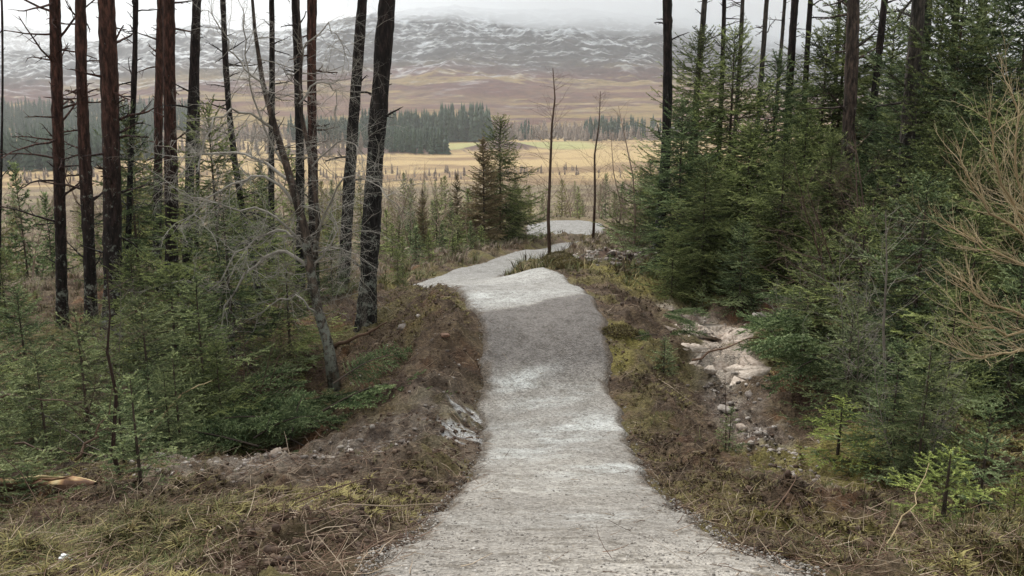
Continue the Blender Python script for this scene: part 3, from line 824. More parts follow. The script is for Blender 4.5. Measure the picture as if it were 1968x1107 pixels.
pine(1, 15, 1, 0.05, 'thin bare pole stem at the very left edge of the picture', 'bark_dark', dead=4, seed=1, crown=False, name='bare_tree')
pine(119, 14, 112, 0.23, 'leftmost full pine trunk, rusty above and black below, with long dead branches to the left', 'bark_red', dead=46, dl=1.25, seed=2)
pine(174, 13.5, 161, 0.22, 'rusty orange pine trunk second from the left, just beside the thickest one', 'bark_red', dead=34, dl=0.7, seed=3)
pine(216, 12, 206, 0.30, 'thickest rusty pine trunk of the left stand with stubby dead snags', 'bark_red', dead=30, dl=0.7, seed=4)
pine(247, 16, 253, 0.135, 'slim dark pine trunk just right of the thickest rusty one', 'bark_dark', dead=46, dl=0.7, seed=5)
pine(300, 19, 316, 0.23, 'dark red pine trunk leaning right, half hidden behind a broader red trunk', 'bark_red', dead=18, dl=0.8, seed=6)
pine(328, 15.5, 334, 0.29, 'broad red brown pine trunk in the middle of the left stand', 'bark_red', dead=26, dl=0.6, seed=7)
pine(356, 15, 372, 0.21, 'blackish pine trunk with grey lichen, right of the broad red trunk', 'bark_dark', dead=24, dl=0.5, seed=8)
pine(377, 18, 386, 0.11, 'thin dark stem close behind the blackish lichened pine trunk', 'bark_dark', dead=14, dl=0.5, seed=9)
pine(503, 14, 424, 0.125, 'slender dark tree leaning left across the middle of the left stand', 'bark_dark', dead=24, dl=0.8, seed=10, bend=-0.10)
pine(522, 17, 519, 0.15, 'slim black trunk seen between the leaning tree and the paired trunks', 'bark_dark', dead=20, dl=0.6, seed=11)
pine(577, 14.5, 576, 0.19, 'left one of two close black trunks behind the bare lichened tree', 'bark_dark', dead=22, dl=0.5, seed=12)
pine(602, 14, 606, 0.20, 'right one of two close trunks, reddish at the top, behind the bare lichened tree', 'bark_red', dead=22, dl=0.5, seed=13)
pine(660, 14.5, 689, 0.25, 'dark pine trunk leaning right, behind the black trunk nearest the path', 'bark_dark', dead=8, dl=0.5, seed=14)
pine(702, 11.5, 737, 0.31, 'big black pine trunk nearest the path on its left, lichen on its foot', 'bark_dark', dead=8, dl=0.5, seed=15)
GR = 'tall trunks in the spruce wood right of the path'
pine(1263, 15.5, 1290, 0.23, 'lone black trunk at the left front of the right hand wood', 'bark_dark', GR, dead=6, dl=0.8, seed=20, name='spruce_tree', bend=0.06)
for i, (a, d, b, w_, l, m) in enumerate([
        (1315, 19, 1347, 0.18, 'grey leaning trunk just right of the lone black trunk', 'bark_grey'),
        (1372, 20, 1393, 0.14, 'slim dark trunk standing second behind the lone black trunk', 'bark_dark'),
        (1400, 22, 1427, 0.15, 'thin greenish trunk behind the dense middle spruces', 'bark_grey'),
        (1432, 21, 1478, 0.16, 'grey trunk leaning right behind the dense middle spruces', 'bark_grey'),
        (1478, 24, 1501, 0.14, 'pale grey trunk left of the pair of dark trunks', 'bark_grey'),
        (1500, 18, 1533, 0.21, 'left one of the pair of dark trunks leaning right over the middle spruces', 'bark_dark'),
        (1532, 19, 1558, 0.17, 'right one of the pair of dark trunks leaning right over the middle spruces', 'bark_dark'),
        (1588, 22, 1608, 0.13, 'slim trunk standing left of the lichen spotted grey trunk', 'bark_dark'),
        (1612, 14, 1646, 0.26, 'grey trunk spotted with pale lichen above the brown twiggy bush', 'bark_lichen'),
        (1655, 17, 1694, 0.19, 'dark trunk leaning right, just right of the lichen spotted trunk', 'bark_dark'),
        (1725, 12.5, 1758, 0.25, 'broad grey trunk furred with green twigs in the right hand wood', 'bark_grey'),
        (1752, 15, 1788, 0.20, 'trunk close against the right side of the broad grey one', 'bark_grey'),
        (1812, 16, 1838, 0.16, 'dark trunk half hidden in spruce foliage near the top right', 'bark_dark'),
        (1862, 15, 1890, 0.20, 'rightmost dark trunk, seen only in pieces through spruce foliage', 'bark_dark')]):
    pine(a, d, b, w_, l, m, GR, dead=24, dl=0.7, seed=21 + i, name='spruce_tree', crown=True)

# ------------------------------------------------------------------ bare lichened tree left of the path
def bare_hero():
    rng = np.random.default_rng(900)
    g = gp(642, 9.9); Y = g[1]
    root = empty('bare_tree', g, 'bare crooked tree with a lichened foot and pale drooping twigs, left of the path', 'tree')
    mt = MB(); mb = MB()
    pl = [(645, 740), (630, 660), (612, 600), (597, 520), (585, 440), (560, 350), (530, 250), (505, 160), (490, 60), (480, -60)]
    pts = np.array([PY(x, y, Y + 0.05 * math.sin(i)) - g for i, (x, y) in enumerate(pl)]); pts[0, 2] = -0.15
    rad = np.interp(np.arange(10), [0, 1, 4, 9], [0.085, 0.062, 0.05, 0.012])
    tube(mt, pts, rad, 9)
    stem2 = np.array([PY(x, y, Y + 0.12) - g for x, y in [(600, 530), (612, 430), (600, 320), (575, 200), (580, 100), (570, -40)]])
    tube(mt, stem2, np.linspace(0.038, 0.01, 6), 6)
    # arching boughs
    arcs = [([(597, 520), (560, 480), (500, 495), (440, 560), (415, 670)], 0.024), ([(590, 470), (540, 440), (470, 470), (400, 560)], 0.02), ([(575, 400), (520, 340), (440, 350), (350, 430)], 0.02),
            ([(612, 440), (660, 340), (700, 335), (760, 390)], 0.012), ([(560, 350), (480, 290), (400, 300), (330, 300)], 0.02), ([(600, 520), (650, 450), (640, 380)], 0.014),
            ([(530, 250), (470, 210), (410, 220), (380, 330)], 0.016), ([(505, 160), (450, 110), (430, 60), (400, 20)], 0.012), ([(575, 200), (620, 150), (650, 180), (640, 260)], 0.012),
            ([(597, 500), (640, 470), (690, 500), (700, 560)], 0.012), ([(612, 600), (560, 560), (500, 600), (480, 650)], 0.012), ([(600, 320), (660, 260), (700, 290), (690, 330)], 0.01),
            ([(560, 350), (500, 230), (470, 120), (470, 30)], 0.014), ([(590, 480), (520, 400), (430, 400), (370, 380)], 0.016), ([(580, 100), (620, 50), (650, 60), (670, 120)], 0.01)]
    for a, r in arcs:
        k = len(a); yy = Y + np.linspace(0, rng.normal() * 0.7 - 0.1, k)
        p = np.array([PY(x, y, yy[i]) - g for i, (x, y) in enumerate(a)])
        # smooth
        tt = np.linspace(0, k - 1, 12); q = np.c_[[np.interp(tt, np.arange(k), p[:, j]) for j in range(3)]].T
        q[1:-1] = (q[:-2] + q[1:-1] + q[2:]) / 3; q[1:-1] += rng.normal(size=(10, 3)) * 0.018
        tube(mb, q, 1.0 * r * np.linspace(1, 0.3, 12), 5, 0.7, False)
        for i in range(2, 12):
            for _ in range(2):
                d = q[min(i + 1, 11)] - q[i - 1]; d /= np.linalg.norm(d)
                s = rng.normal(size=3); s /= np.linalg.norm(s)
                grow(mb, rng, q[i], d * 0.6 + s * 0.8, 0.55 * (0.4 + rng.random()), r * 0.30, 2, 3, 0.24, 5, 0.75, 0.03, 0.72)
    for st in (pts, stem2):
        for _ in range(26):
            i = rng.integers(3 if st is pts else 1, len(st) - 1); f = rng.random(); p = st[i - 1] * (1 - f) + st[i] * f
            s = rng.normal(size=3) * [1, 1, 0.5]; s /= np.linalg.norm(s)
            grow(mb, rng, p, s, 0.7 * (0.3 + rng.random()), 0.007, 2, 3, 0.2, 4, 0.7, 0.02, 0.5)
    link('trunk', mt.mesh('bare_trunk', M['bark_lichen']), root)
    link('crown', mb.mesh('bare_crown', M['twig_grey']), root)
bare_hero()

# thin stems by the path bend
def thin_stem(pl, d, r, label, twigs, seed, m='twig_brown', tl=0.7, tint=0.25, name='bare_sapling', cat='sapling', grp=None, dep=1):
    rng = np.random.default_rng(seed)
    g = gp(pl[0][0], d); Y = g[1]
    root = empty(name, g, label, cat, grp)
    ms = MB(); mb = MB() if twigs > 8 else ms
    p = np.array([PY(x, y, Y) - g for x, y in pl]); p[0] = [0, 0, -0.05]
    p[1:] += rng.normal(size=(len(p) - 1, 3)) * 0.02
    tube(ms, p, r * np.linspace(1, 0.2, len(p)), 7, tint)
    for i in range(twigs):
        u = 0.25 + 0.73 * rng.random(); k = int(u * (len(p) - 1)); f = u * (len(p) - 1) - k
        q = p[k] * (1 - f) + p[k + 1] * f
        a = rng.random() * 6.28
        grow(mb, rng, q, np.array([math.cos(a), math.sin(a), 0.7]), tl * (1.1 - u) * (0.4 + 0.8 * rng.random()) + 0.06, r * 0.06 + 0.0010, dep, 3, 0.15, 3, 0.6, 0, tint + 0.1)
    link('trunk', ms.mesh('stem', M[m]), root); mb is ms or link('twigs', mb.mesh('twigs', M[m]), root)
    return root
thin_stem([(1057, 500), (1053, 420), (1060, 330), (1062, 240), (1066, 190), (1064, 130)], 16.5, 0.038, 'taller bare sapling standing in the path bend', 46, 1, tl=1.3)
thin_stem([(1139, 465), (1143, 380), (1147, 300), (1152, 240), (1155, 175)], 20.0, 0.036, 'shorter bare sapling just right of the path bend', 44, 2, tl=1.5)
thin_stem([(1185, 470), (1190, 400), (1180, 330), (1178, 260)], 18.0, 0.02, 'hair thin bare sapling left of the dense right hand spruces', 30, 3, 'twig_mauve', tl=1.2)
thin_stem([(1218, 520), (1222, 420), (1215, 340), (1190, 200)], 16.0, 0.028, 'spindly bare birch arching left beside the lone black trunk', 60, 4, 'twig_mauve', tl=2.2)
thin_stem([(232, 960), (225, 860), (218, 760), (212, 680), (200, 600), (207, 520)], 5.6, 0.016, 'thin dark bare stem in front of the left spruces', 16, 5, 'twig_brown', tl=0.9, tint=0.0)
thin_stem([(1702, 880), (1703, 760), (1700, 640), (1704, 520), (1700, 400)], 6.6, 0.016, 'tall bare green grey sapling in front of the right spruces', 24, 6, 'twig_grey', tl=1.2, tint=0.3, dep=2)
thin_stem([(1395, 880), (1396, 800), (1397, 715)], 7.0, 0.007, 'dead needle-less leader poking up on the right verge', 5, 7, 'twig_brown', tl=0.15)

# ------------------------------------------------------------------ placing spruces
GLW = 'young spruces left of the path'
GRW = 'dense spruces right of the path'
def tree(name, proto, px, d, ytop, label, group=None, wide=1.0, hproto=6.0, cat='tree', T=T3):
    if group in (GRW, GLW): wide *= 1.3
    g, s = sc_for(px, d, ytop, hproto, wide)
    g = g - np.array([0, 0, 0.03])
    return put(name, T(proto), g, rnd.random() * 6.28, s, label, cat, group)
GRW = 'dense spruces right of the path'
for px, d, yt, pr, wd, l in [
        (1300, 14.5, 190, 1, 1.0, 'tall dark blue green spruce nearest the lone black trunk'),
        (1390, 15.5, 60, 0, 0.9, 'tallest narrow spruce right behind the lone black trunk'),
        (1345, 13.0, 300, 2, 1.05, 'broad low spruce at the front corner of the right hand wood'),
        (1470, 16.0, 110, 1, 0.95, 'deep green spruce in the middle of the right hand wood'),
        (1560, 17.5, 60, 0, 0.9, 'dark spruce below the pair of dark leaning trunks'),
        (1490, 12.5, 270, 2, 1.1, 'wide bright green spruce over the mossy ditch'),
        (1580, 13.5, 250, 0, 0.95, 'spruce in front of the lichen spotted trunk'),
        (1700, 16.0, 130, 1, 1.0, 'dark spruce between the lichen spotted and the broad grey trunk'),
        (1790, 11.5, -80, 0, 0.75, 'tall spruce rising out of the picture before the broad grey trunk'),
        (1900, 10.5, -160, 1, 0.75, 'tall dark spruce at the upper right corner'),
        (2010, 8.5, -60, 2, 0.85, 'spruce cut by the right edge behind the golden bush'),
        (1850, 13.0, -20, 2, 0.85, 'shaded spruce behind the one in the upper right corner'),
        (1640, 19, 200, 0, 0.9, 'shaded spruce far back beneath the lichen spotted trunk'),
        (1245, 17.5, 300, 2, 0.8, 'small spruce at the left fringe of the right hand wood'),
        (1425, 13.8, 230, 0, 1.1, 'full bodied spruce between the corner spruce and the bright green one'),
        (1660, 14.2, 290, 1, 1.1, 'full spruce behind the brown twiggy bush'),
        (1530, 14.6, 200, 2, 1.05, 'full spruce under the pair of dark leaning trunks'),
        (1960, 8.0, 120, 0, 1.0, 'full spruce filling the right edge behind the golden twigs'),
        (1330, 17.0, 60, 2, 0.9, 'tall thin topped spruce against the sky behind the lone black trunk'),
        (1590, 18.0, -10, 2, 0.95, 'tall spruce whose top leaves the picture left of the lichen spotted trunk'),
        (1680, 18.0, 30, 0, 1.0, 'tall spruce between the lichen spotted and the broad grey trunks, far back'),
        (1760, 14.0, -60, 1, 0.9, 'tall spruce wrapping the broad grey trunk'),
        (1780, 9.8, 220, 2, 1.0, 'full drooping spruce under the broad grey trunk')]:
    tree('spruce_tree', BIG[pr], px, d, yt, l, GRW, wd)
for px, d, yt, pr, wd, l in [
        (1640, 9.2, 390, 0, 1.1, 'drooping grey green spruce by the gully right of the pale slab'),
        (1740, 8.2, 330, 1, 1.0, 'fuller spruce behind the tall bare grey sapling'),
        (1840, 7.8, 380, 2, 1.0, 'mid green spruce left of the golden bush'),
        (1560, 10.2, 430, 2, 1.0, 'young spruce at the head of the gully'),
        (1930, 7.0, 480, 1, 0.95, 'young spruce under the golden bush'),
        (1805, 6.3, 540, 0, 0.85, 'young spruce in front on the right with a pale leader'),
        (1706, 6.2, 640, 1, 0.95, 'bushy young spruce at the foot of the bare grey sapling'),
        (1420, 11.8, 420, 1, 0.9, 'young spruce on the mossy slope above the pale slab'),
        (1290, 12.8, 440, 0, 0.85, 'young spruce on the mossy slope beside the earth pile')]:
    tree('spruce_tree', MIDS[pr], px, d, yt, l, GRW, wd, 3.0)
GLW = 'young spruces left of the path'
for px, d, yt, pr, wd, l in [
        (455, 10.5, 380, 1, 1.05, 'dark spruce behind the bare lichened tree, left of its foot'),
        (560, 10.8, 470, 2, 1.1, 'dark low spruce right beside the foot of the bare lichened tree'),
        (350, 9.5, 500, 0, 1.15, 'grey green spruce under the broad red pine trunk'),
        (430, 13.5, 200, 2, 0.8, 'narrow spruce among the trunks between blackish and leaning trees'),
        (270, 11.0, 470, 2, 1.1, 'spruce under the thickest rusty pine'),
        (60, 9.0, 540, 1, 1.0, 'spruce below the leftmost full pine'),
        (-40, 7.5, 560, 0, 1.0, 'spruce cut by the left edge'),
        (180, 8.0, 620, 2, 1.0, 'low spruce in front of the thickest rusty pine'),
        (70, 6.6, 690, 0, 0.85, 'low bright spruce at left behind the split log'),
        (300, 7.4, 690, 1, 0.95, 'low spruce behind the sapling with the pale leader'),
        (430, 8.6, 640, 2, 0.9, 'low spruce at the edge of the hollow'),
        (20, 13.0, 470, 0, 0.9, 'small spruce at the left edge beneath the thin pole'),
        (640, 13.5, 440, 1, 0.85, 'spruce between the foot of the bare tree and the big black pine'),
        (765, 14.5, 470, 2, 0.7, 'small spruce just right of the big black pine'),
        (500, 15.5, 330, 0, 0.8, 'shaded spruce behind the slender leaning tree'),
        (270, 16.0, 200, 1, 0.7, 'thin crowned spruce behind the slim dark trunk')]:
    tree('spruce_tree', MIDS[pr], px, d, yt, l, GLW, wd, 3.0)

for px, d, yt, pr, wd, l in [
        (-30, 5.0, 560, 0, 1.2, 'pale green spruce with long fingers at the left edge, nearest the camera'),
        (95, 6.3, 650, 1, 1.2, 'pale grey green spruce behind the level dead stick'),
        (180, 7.2, 590, 0, 1.2, 'pale spruce behind the thin dark stem'),
        (300, 8.2, 560, 1, 1.3, 'pale spruce in front of the broad red pine trunk'),
        (400, 9.0, 530, 0, 1.2, 'pale spruce under the drooping twigs of the bare lichened tree'),
        (330, 6.9, 690, 1, 1.0, 'pale spruce just behind the rubble ridge'),
        (1620, 7.6, 560, 1, 1.1, 'pale drooping spruce over the lower gully'),
        (1560, 9.6, 500, 0, 1.0, 'pale spruce hanging over the earth side of the gully'),
        (1760, 5.9, 620, 1, 0.9, 'pale spruce in front of the dark ones at right')]:
    tree('spruce_tree', NEAR[pr], px, d, yt, l, None, wd, 2.2)
# centre group
tree('spruce_tree', BIG[0], 962, 23.0, 222, 'pointed green spruce standing left of the path bend', None, 1.25)
tree('larch_tree', LARCH, 930, 21.8, 262, 'tan leafless larch just left of the pointed green spruce', None, 1.3, 5.0)
tree('spruce_tree', BIG[2], 990, 26.0, 330, 'shorter spruce touching the right side of the pointed one', None, 0.75)
for i, (px, d, yt) in enumerate([(900, 27, 360), (868, 24, 385), (840, 26, 380), (812, 23, 400), (790, 26, 400), (768, 22, 410), (880, 21, 410), (850, 20, 425), (755, 19, 425), (775, 17.5, 450), (800, 18.5, 430), (825, 18, 440), (870, 18.6, 430), (905, 19.5, 420), (925, 20.0, 430), (745, 22, 400), (700, 20, 420), (640, 22, 400)]):
    tree('spruce_tree', FARS[(0, 2, 0)[i % 3]], px, d, yt, 'small spruce in the thicket between the big black pine and the pointed spruce', 'small spruces of the thicket left of the path bend', (1.35, 1.0, 1.6, 1.2)[i % 4], 4.0)

# ------------------------------------------------------------------ saplings in front
for nm, pr, px, d, yt, wd, l in [
        ('spruce_sapling', SAP[0], 272, 5.0, 700, 1.25, 'pale green spruce sapling right of the thin dark stem in the left foreground'),
        ('spruce_sapling', SAP[2], 240, 6.2, 720, 1.5, 'bushier spruce sapling behind the thin dark stem'),
        ('spruce_sapling', SAP[1], 1808, 4.6, 845, 2.4, 'bright lime green spruce sapling in the right foreground'),
        ('spruce_sapling', SAP[0], 1400, 6.9, 770, 1.2, 'spruce sapling on the verge beside the rubbly gully'),
        ('spruce_sapling', SAP[1], 1610, 6.4, 750, 2.3, 'lime tinged spruce seedling at the gully edge'),
        ('spruce_sapling', SAP[0], 1515, 11.0, 560, 1.0, 'sapling at the top of the gully on the right'),
        ('spruce_sapling', SAP[2], 1275, 9.0, 640, 1.5, 'low spruce seedling fallen over the bank right of the path'),
        ('spruce_sapling', SAP[1], 1945, 4.8, 890, 1.1, 'lime green sapling at the right edge of the foreground'),
        ('spruce_sapling', SAP[2], 1880, 5.2, 760, 1.3, 'dark green sapling between the lime sapling and the right edge'),
        ('spruce_sapling', SAP[0], 1350, 12.4, 540, 1.2, 'sapling on the mossy slope behind the pale slab'),
        ('spruce_sapling', SAP[0], 350, 7.0, 660, 1.0, 'lean sapling with a curved tan stem in the left foreground'),
        ('spruce_sapling', SAP[2], 60, 5.0, 880, 1.6, 'spruce seedling beside the split log'),
        ('spruce_sapling', SAP[0], 775, 12.5, 505, 0.9, 'sapling on the mound right of the big black pine')]:
    tree(nm, pr, px, d, yt, l, None, wd, 1.2, 'sapling')

# ------------------------------------------------------------------ shrubs on the right
for px, d, yt, k, wd, l in [
        (1665, 9.8, 215, 1, 1.0, 'brown twiggy bush under the lichen spotted trunk'),
        (1640, 7.8, 440, 0, 0.8, 'pale bare bush between the gully and the bare grey sapling'),
        (1530, 9.8, 480, 0, 0.9, 'pale bare bush arching over the head of the gully'),
        (1740, 6.0, 560, 0, 0.6, 'pale bare bush tangled with the bare grey sapling'),
        (1850, 9.0, 300, 1, 0.8, 'brown bare bush in the shade left of the golden bushes'),
        (130, 7.0, 640, 1, 0.8, 'brown bare bush among the low spruces at far left'),
        (215, 9.2, 480, 0, 0.6, 'pale bare bush at the foot of the thickest rusty pine'),
        (690, 10.6, 500, 0, 0.35, 'bare wisp beside the foot of the big black pine'),
        (480, 9.2, 560, 1, 0.7, 'brown bare bush left of the bare lichened tree'),
        (1200, 14.0, 400, 1, 0.7, 'brown bare bush on the earth pile')]:
    g, s = sc_for(px, d, yt, 2.0, wd)
    put('bare_bush', T2(SHRUB[k]), g, rnd.random() * 6.28, s, l, 'bush')

# ------------------------------------------------------------------ mid-distance scrub
def scrub(n, pxr, dr, protos, hp, hr, name, label, group, cat, Tn, seed, wide=1.0, avoid=0.6):
    r = random.Random(seed); k = 0; tries = 0
    while k < n and tries < n * 20:
        tries += 1
        px = r.uniform(*pxr); d = dr[0] * (dr[1] / dr[0]) ** r.random()
        g = gp(px, d)
        if path_sd(np.array([g[0]]), np.array([g[1]]))[0] > -avoid: continue
        if 990 < px < 1180 and d < 34: continue
        s = r.uniform(*hr) / hp
        capy = (r.uniform(322, 385) if hp < 4.2 else r.uniform(285, 365)) if px > 640 else r.uniform(200, 340)
        s = min(s, (P(px, capy, d)[2] - g[2]) / hp)
        if s * hp < 0.5: continue
        kk = r.randrange(len(protos)); hh = s * hp
        size = 'tall' if hh > hr[0] * 0.35 + hr[1] * 0.65 else ('low' if hh < hr[0] * 0.65 + hr[1] * 0.35 else 'middling')
        third = ('left', 'middle', 'right')[min(2, int(3 * (px - pxr[0]) / (pxr[1] - pxr[0])))]
        dist = 'near' if d < dr[0] * 1.7 else ('far' if d > dr[1] * 0.5 else 'halfway')
        hue = {'f': ('dark green', 'olive', 'deep green'), 'b': ('slim', 'fuller', 'sparse', 'many stemmed brown', 'many stemmed tan')}['f' if protos[0] is FARS[0] else 'b'][kk]
        put(name, Tn(protos[kk]), g - np.array([0, 0, 0.05]), r.random() * 6.28, (s * wide, s * wide, s), '%s %s %s, %s, %s part' % (size, hue, label, dist, third), cat, group)
        k += 1
scrub(64, (640, 1300), (27, 150), FARS, 4.0, (1.6, 5.0), 'spruce_tree', 'spruce on slope between path and valley', 'small spruces on the slope below the path', 'tree', T3, 1, 0.9)
scrub(95, (-60, 640), (19, 150), FARS, 4.0, (1.5, 3.6), 'spruce_tree', 'spruce on slope behind the left trunks', 'small spruces on the slope behind the left trunks', 'tree', T3, 2, 0.9)
scrub(175, (640, 1330), (24, 160), BIRCH + SCRUBG, 4.5, (2.4, 5.4), 'birch_tree', 'bare birch on slope between path and valley', 'bare birches on the slope below the path', 'tree', T2, 3, 1.1)
scrub(120, (-60, 640), (20, 160), BIRCH, 4.5, (2.5, 5.0), 'birch_tree', 'bare birch on slope behind the left trunks', 'bare birches on the slope behind the left trunks', 'tree', T2, 4, 1.1)
scrub(40, (1200, 2000), (24, 60), FARS, 4.0, (2.5, 6), 'spruce_tree', 'spruce behind the right hand wood', 'small spruces behind the right hand wood', 'tree', T3, 6, 0.9)
for i, (px, d, yt) in enumerate([(1000, 34, 330), (1100, 36, 300), (1035, 38, 330), (1085, 33, 350), (1150, 34, 330), (1180, 30, 340), (1220, 26, 330), (1250, 30, 290)]):
    g, s = sc_for(px, d, yt, 4.5, 1.1)
    put('birch_tree', T2(BIRCH[i % 3]), g, i, s, 'bare brownish birch behind the gravel pad', 'tree', 'birches behind the gravel pad')

# heath-like undergrowth filling the slope: nobody could count it
def tufts(name, pts, hgt, wid, nb, m, seed, tintf, lean=0.5, kind='stuff'):
    rng = np.random.default_rng(seed)
    n = len(pts)
    idx = np.repeat(np.arange(n), nb); Nn = len(idx)
    sz = (hgt * (0.5 + rng.random(n)))[idx]
    a = rng.random(Nn) * 6.28
    l = lean * rng.random(Nn)
    base = pts[idx] + np.c_[np.cos(a), np.sin(a), np.zeros(Nn)] * (0.25 * sz * rng.random(Nn))[:, None]
    d = np.c_[np.cos(a) * l, np.sin(a) * l, np.ones(Nn)]
    ln = sz * (0.5 + 0.6 * rng.random(Nn))
    side = np.c_[-np.sin(a + 1.5 * rng.random(Nn)), np.cos(a), np.zeros(Nn)] * (wid * (0.6 + 0.6 * rng.random(Nn)))[:, None] / 2
    midp = base + d * (ln * 0.55)[:, None]
    d2 = np.c_[np.cos(a) * l * 2.6, np.sin(a) * l * 2.6, 0.7 - 0.5 * l]
    tip = midp + d2 * (ln * 0.45)[:, None]
    v = np.stack([base - side, base + side, midp + side * 0.7, midp - side * 0.7, tip], 1).reshape(-1, 3)
    o = (np.arange(Nn) * 5)[:, None]
    mb = MB()
    t = np.clip((tintf + rng.normal(size=n) * 0.20)[idx] + rng.normal(size=Nn) * 0.16, 0, 1)
    mb.add(v, o + np.array([[0, 1, 2, 3]]), np.repeat(t, 5))
    mb.f[3].append(o + np.array([[3, 2, 4]]))
    return tag(link(name, mb.mesh(name, m, False)), kind=kind)
def scatter(n, pxr, dr, seed, pw=1.0, sdmax=-0.08):
    """random ground points; denser near the camera"""
    rng = np.random.default_rng(seed)
    px = rng.uniform(*pxr, n); Yv = dr[0] * (dr[1] / dr[0]) ** (rng.random(n) ** pw)
    x = (px - 984) / FPX * Yv * 1.03; y = Yv
    z, e = ground_h(x, y)
    k = e < sdmax
    return np.c_[x, y, z][k], e[k]
gpt, ge = scatter(60000, (-250, 2250), (2.4, 16), 1)
x, y = gpt[:, 0], gpt[:, 1]
dens = fbm(x, y, 0.8, 4, 501)
rub_ = 1.6 * blob(x, y, (1175, 500, 15.8), 0.9) + blob(x, y, (430, 905, 6.4), 0.8) + blob(x, y, (720, 880, 6.8), 0.9) + 1.5 * blob(x, y, (850, 790, 8.0), 0.8) + blob(x, y, (790, 650, 9.5), 0.8) + sst(0.6, 0.3, seg_d(x, y, GULLY)) * 1.5 + blob(x, y, (1370, 650, 10.8), 0.9) * 2
green = (blob(x, y, (220, 1080, 3.6), 0.55) * 1.6 + 1.1 * blob(x, y, (1450, 950, 5.3), 0.7) + blob(x, y, (1540, 1060, 4.0), 0.5) + sst(0.5, 1.5, x) * 0.35)
keep = np.random.default_rng(3).random(len(x)) < np.clip((dens - 0.52) * 2.0 + green * 0.38 - rub_ * 0.9 - sst(-1.3, -0.2, ge) * 0.25, 0.02, 1)
tn = np.clip(0.12 + (fbm(x, y, 1.3, 3, 511) - 0.42) * 1.6 + 0.40 * green, 0, 0.74)[keep]
tufts('grass', gpt[keep], 0.065, 0.0035, 9, M['grass'], 7, tn, 0.8)
mpt, me_ = scatter(110000, (-250, 2250), (2.4, 17), 2)
x, y = mpt[:, 0], mpt[:, 1]
rub_ = 1.6 * blob(x, y, (1175, 500, 15.8), 0.9) + blob(x, y, (430, 905, 6.4), 0.8) + blob(x, y, (720, 880, 6.8), 0.9) + 1.5 * blob(x, y, (850, 790, 8.0), 0.8) + sst(0.6, 0.3, seg_d(x, y, GULLY)) * 1.5 + blob(x, y, (1370, 650, 10.8), 0.9) * 2
keep = (fbm(x, y, 1.4, 4, 521) > 0.38 + 0.05 * sst(-1.5, -0.3, me_) + rub_ * 0.3)
tufts('moss', mpt[keep] - [0, 0, 0.01], 0.035, 0.009, 9, M['moss'], 8, np.clip(fbm(x, y, 1.1, 3, 531) * 1.6 - 0.3, 0, 1)[keep], 1.2)
hpt, _e = scatter(34000, (-300, 2300), (16, 420), 4, 1.0, -0.3)
tufts('heather', hpt, 0.17, 0.014, 11, M['twig_mauve'], 9, np.clip(fbm(hpt[:, 0], hpt[:, 1], 0.15, 3, 541) * 1.5 - 0.2, 0, 1), 0.9)
lpt, _e = scatter(9000, (-200, 2200), (13, 60), 5, 1.0, -0.1)
lpt = lpt[blob(lpt[:, 0], lpt[:, 1], (1175, 500, 15.8), 1.1) < 0.4]
tufts('rough_grass', lpt, 0.22, 0.012, 12, M['grass'], 10, np.clip(0.45 + 0.5 * (fbm(lpt[:, 0], lpt[:, 1], 0.5, 3, 545) - 0.3), 0, 1), 0.9)

# ------------------------------------------------------------------ clods, stones, litter
def ico():
    bm_v = []; t = (1 + 5 ** .5) / 2
    v = np.array([(-1, t, 0), (1, t, 0), (-1, -t, 0), (1, -t, 0), (0, -1, t), (0, 1, t), (0, -1, -t), (0, 1, -t), (t, 0, -1), (t, 0, 1), (-t, 0, -1), (-t, 0, 1)], float)
    f = [(0, 11, 5), (0, 5, 1), (0, 1, 7), (0, 7, 10), (0, 10, 11), (1, 5, 9), (5, 11, 4), (11, 10, 2), (10, 7, 6), (7, 1, 8), (3, 9, 4), (3, 4, 2), (3, 2, 6), (3, 6, 8), (3, 8, 9), (4, 9, 5), (2, 4, 11), (6, 2, 10), (8, 6, 7), (9, 8, 1)]
    return nrm(v), np.array(f)
IV, IF = ico()
def ico2():
    v = [tuple(p) for p in IV]; cache = {}; F = []
    def mid(a, b):
        k = (min(a, b), max(a, b))
        if k not in cache:
            m = (np.array(v[a]) + np.array(v[b])) / 2; v.append(tuple(m / np.linalg.norm(m))); cache[k] = len(v) - 1
        return cache[k]
    for a, b, c in IF:
        x_, y_, z_ = mid(a, b), mid(b, c), mid(c, a)
        F += [(a, x_, z_), (b, y_, x_), (c, z_, y_), (x_, y_, z_)]
    return np.array(v), np.array(F)
I2V, I2F = ico2()
def lumps(name, pts, size, m, seed, flat=0.6, hi=False, smooth=False, tint=None):
    rng = np.random.default_rng(seed)
    V0, F0 = (I2V, I2F) if hi else (IV, IF)
    n = len(pts); k = len(V0)
    s = size[:, None, None] * (0.6 + 0.8 * rng.random((n, 1, 3)))
    v = V0[None] * s * (1 + 0.22 * rng.normal(size=(n, k, 1)).clip(-1.6, 1.6))
    v[:, :, 2] *= flat
    a = rng.random(n) * 6.28; ca, sa = np.cos(a)[:, None], np.sin(a)[:, None]
    v = np.stack([v[:, :, 0] * ca - v[:, :, 1] * sa, v[:, :, 0] * sa + v[:, :, 1] * ca, v[:, :, 2]], -1)
    v = v + pts[:, None]
    f = (F0[None] + (np.arange(n) * k)[:, None, None]).reshape(-1, 3)
    mb = MB(); t = rng.random(n) if tint is None else tint
    mb.add(v.reshape(-1, 3), f, np.repeat(t, k))
    return mb.mesh(name, m, smooth)
cpt, ce = scatter(60000, (-200, 2200), (2.5, 15), 11, 1.0, -0.02)
x, y = cpt[:, 0], cpt[:, 1]
rr = np.random.default_rng(12)
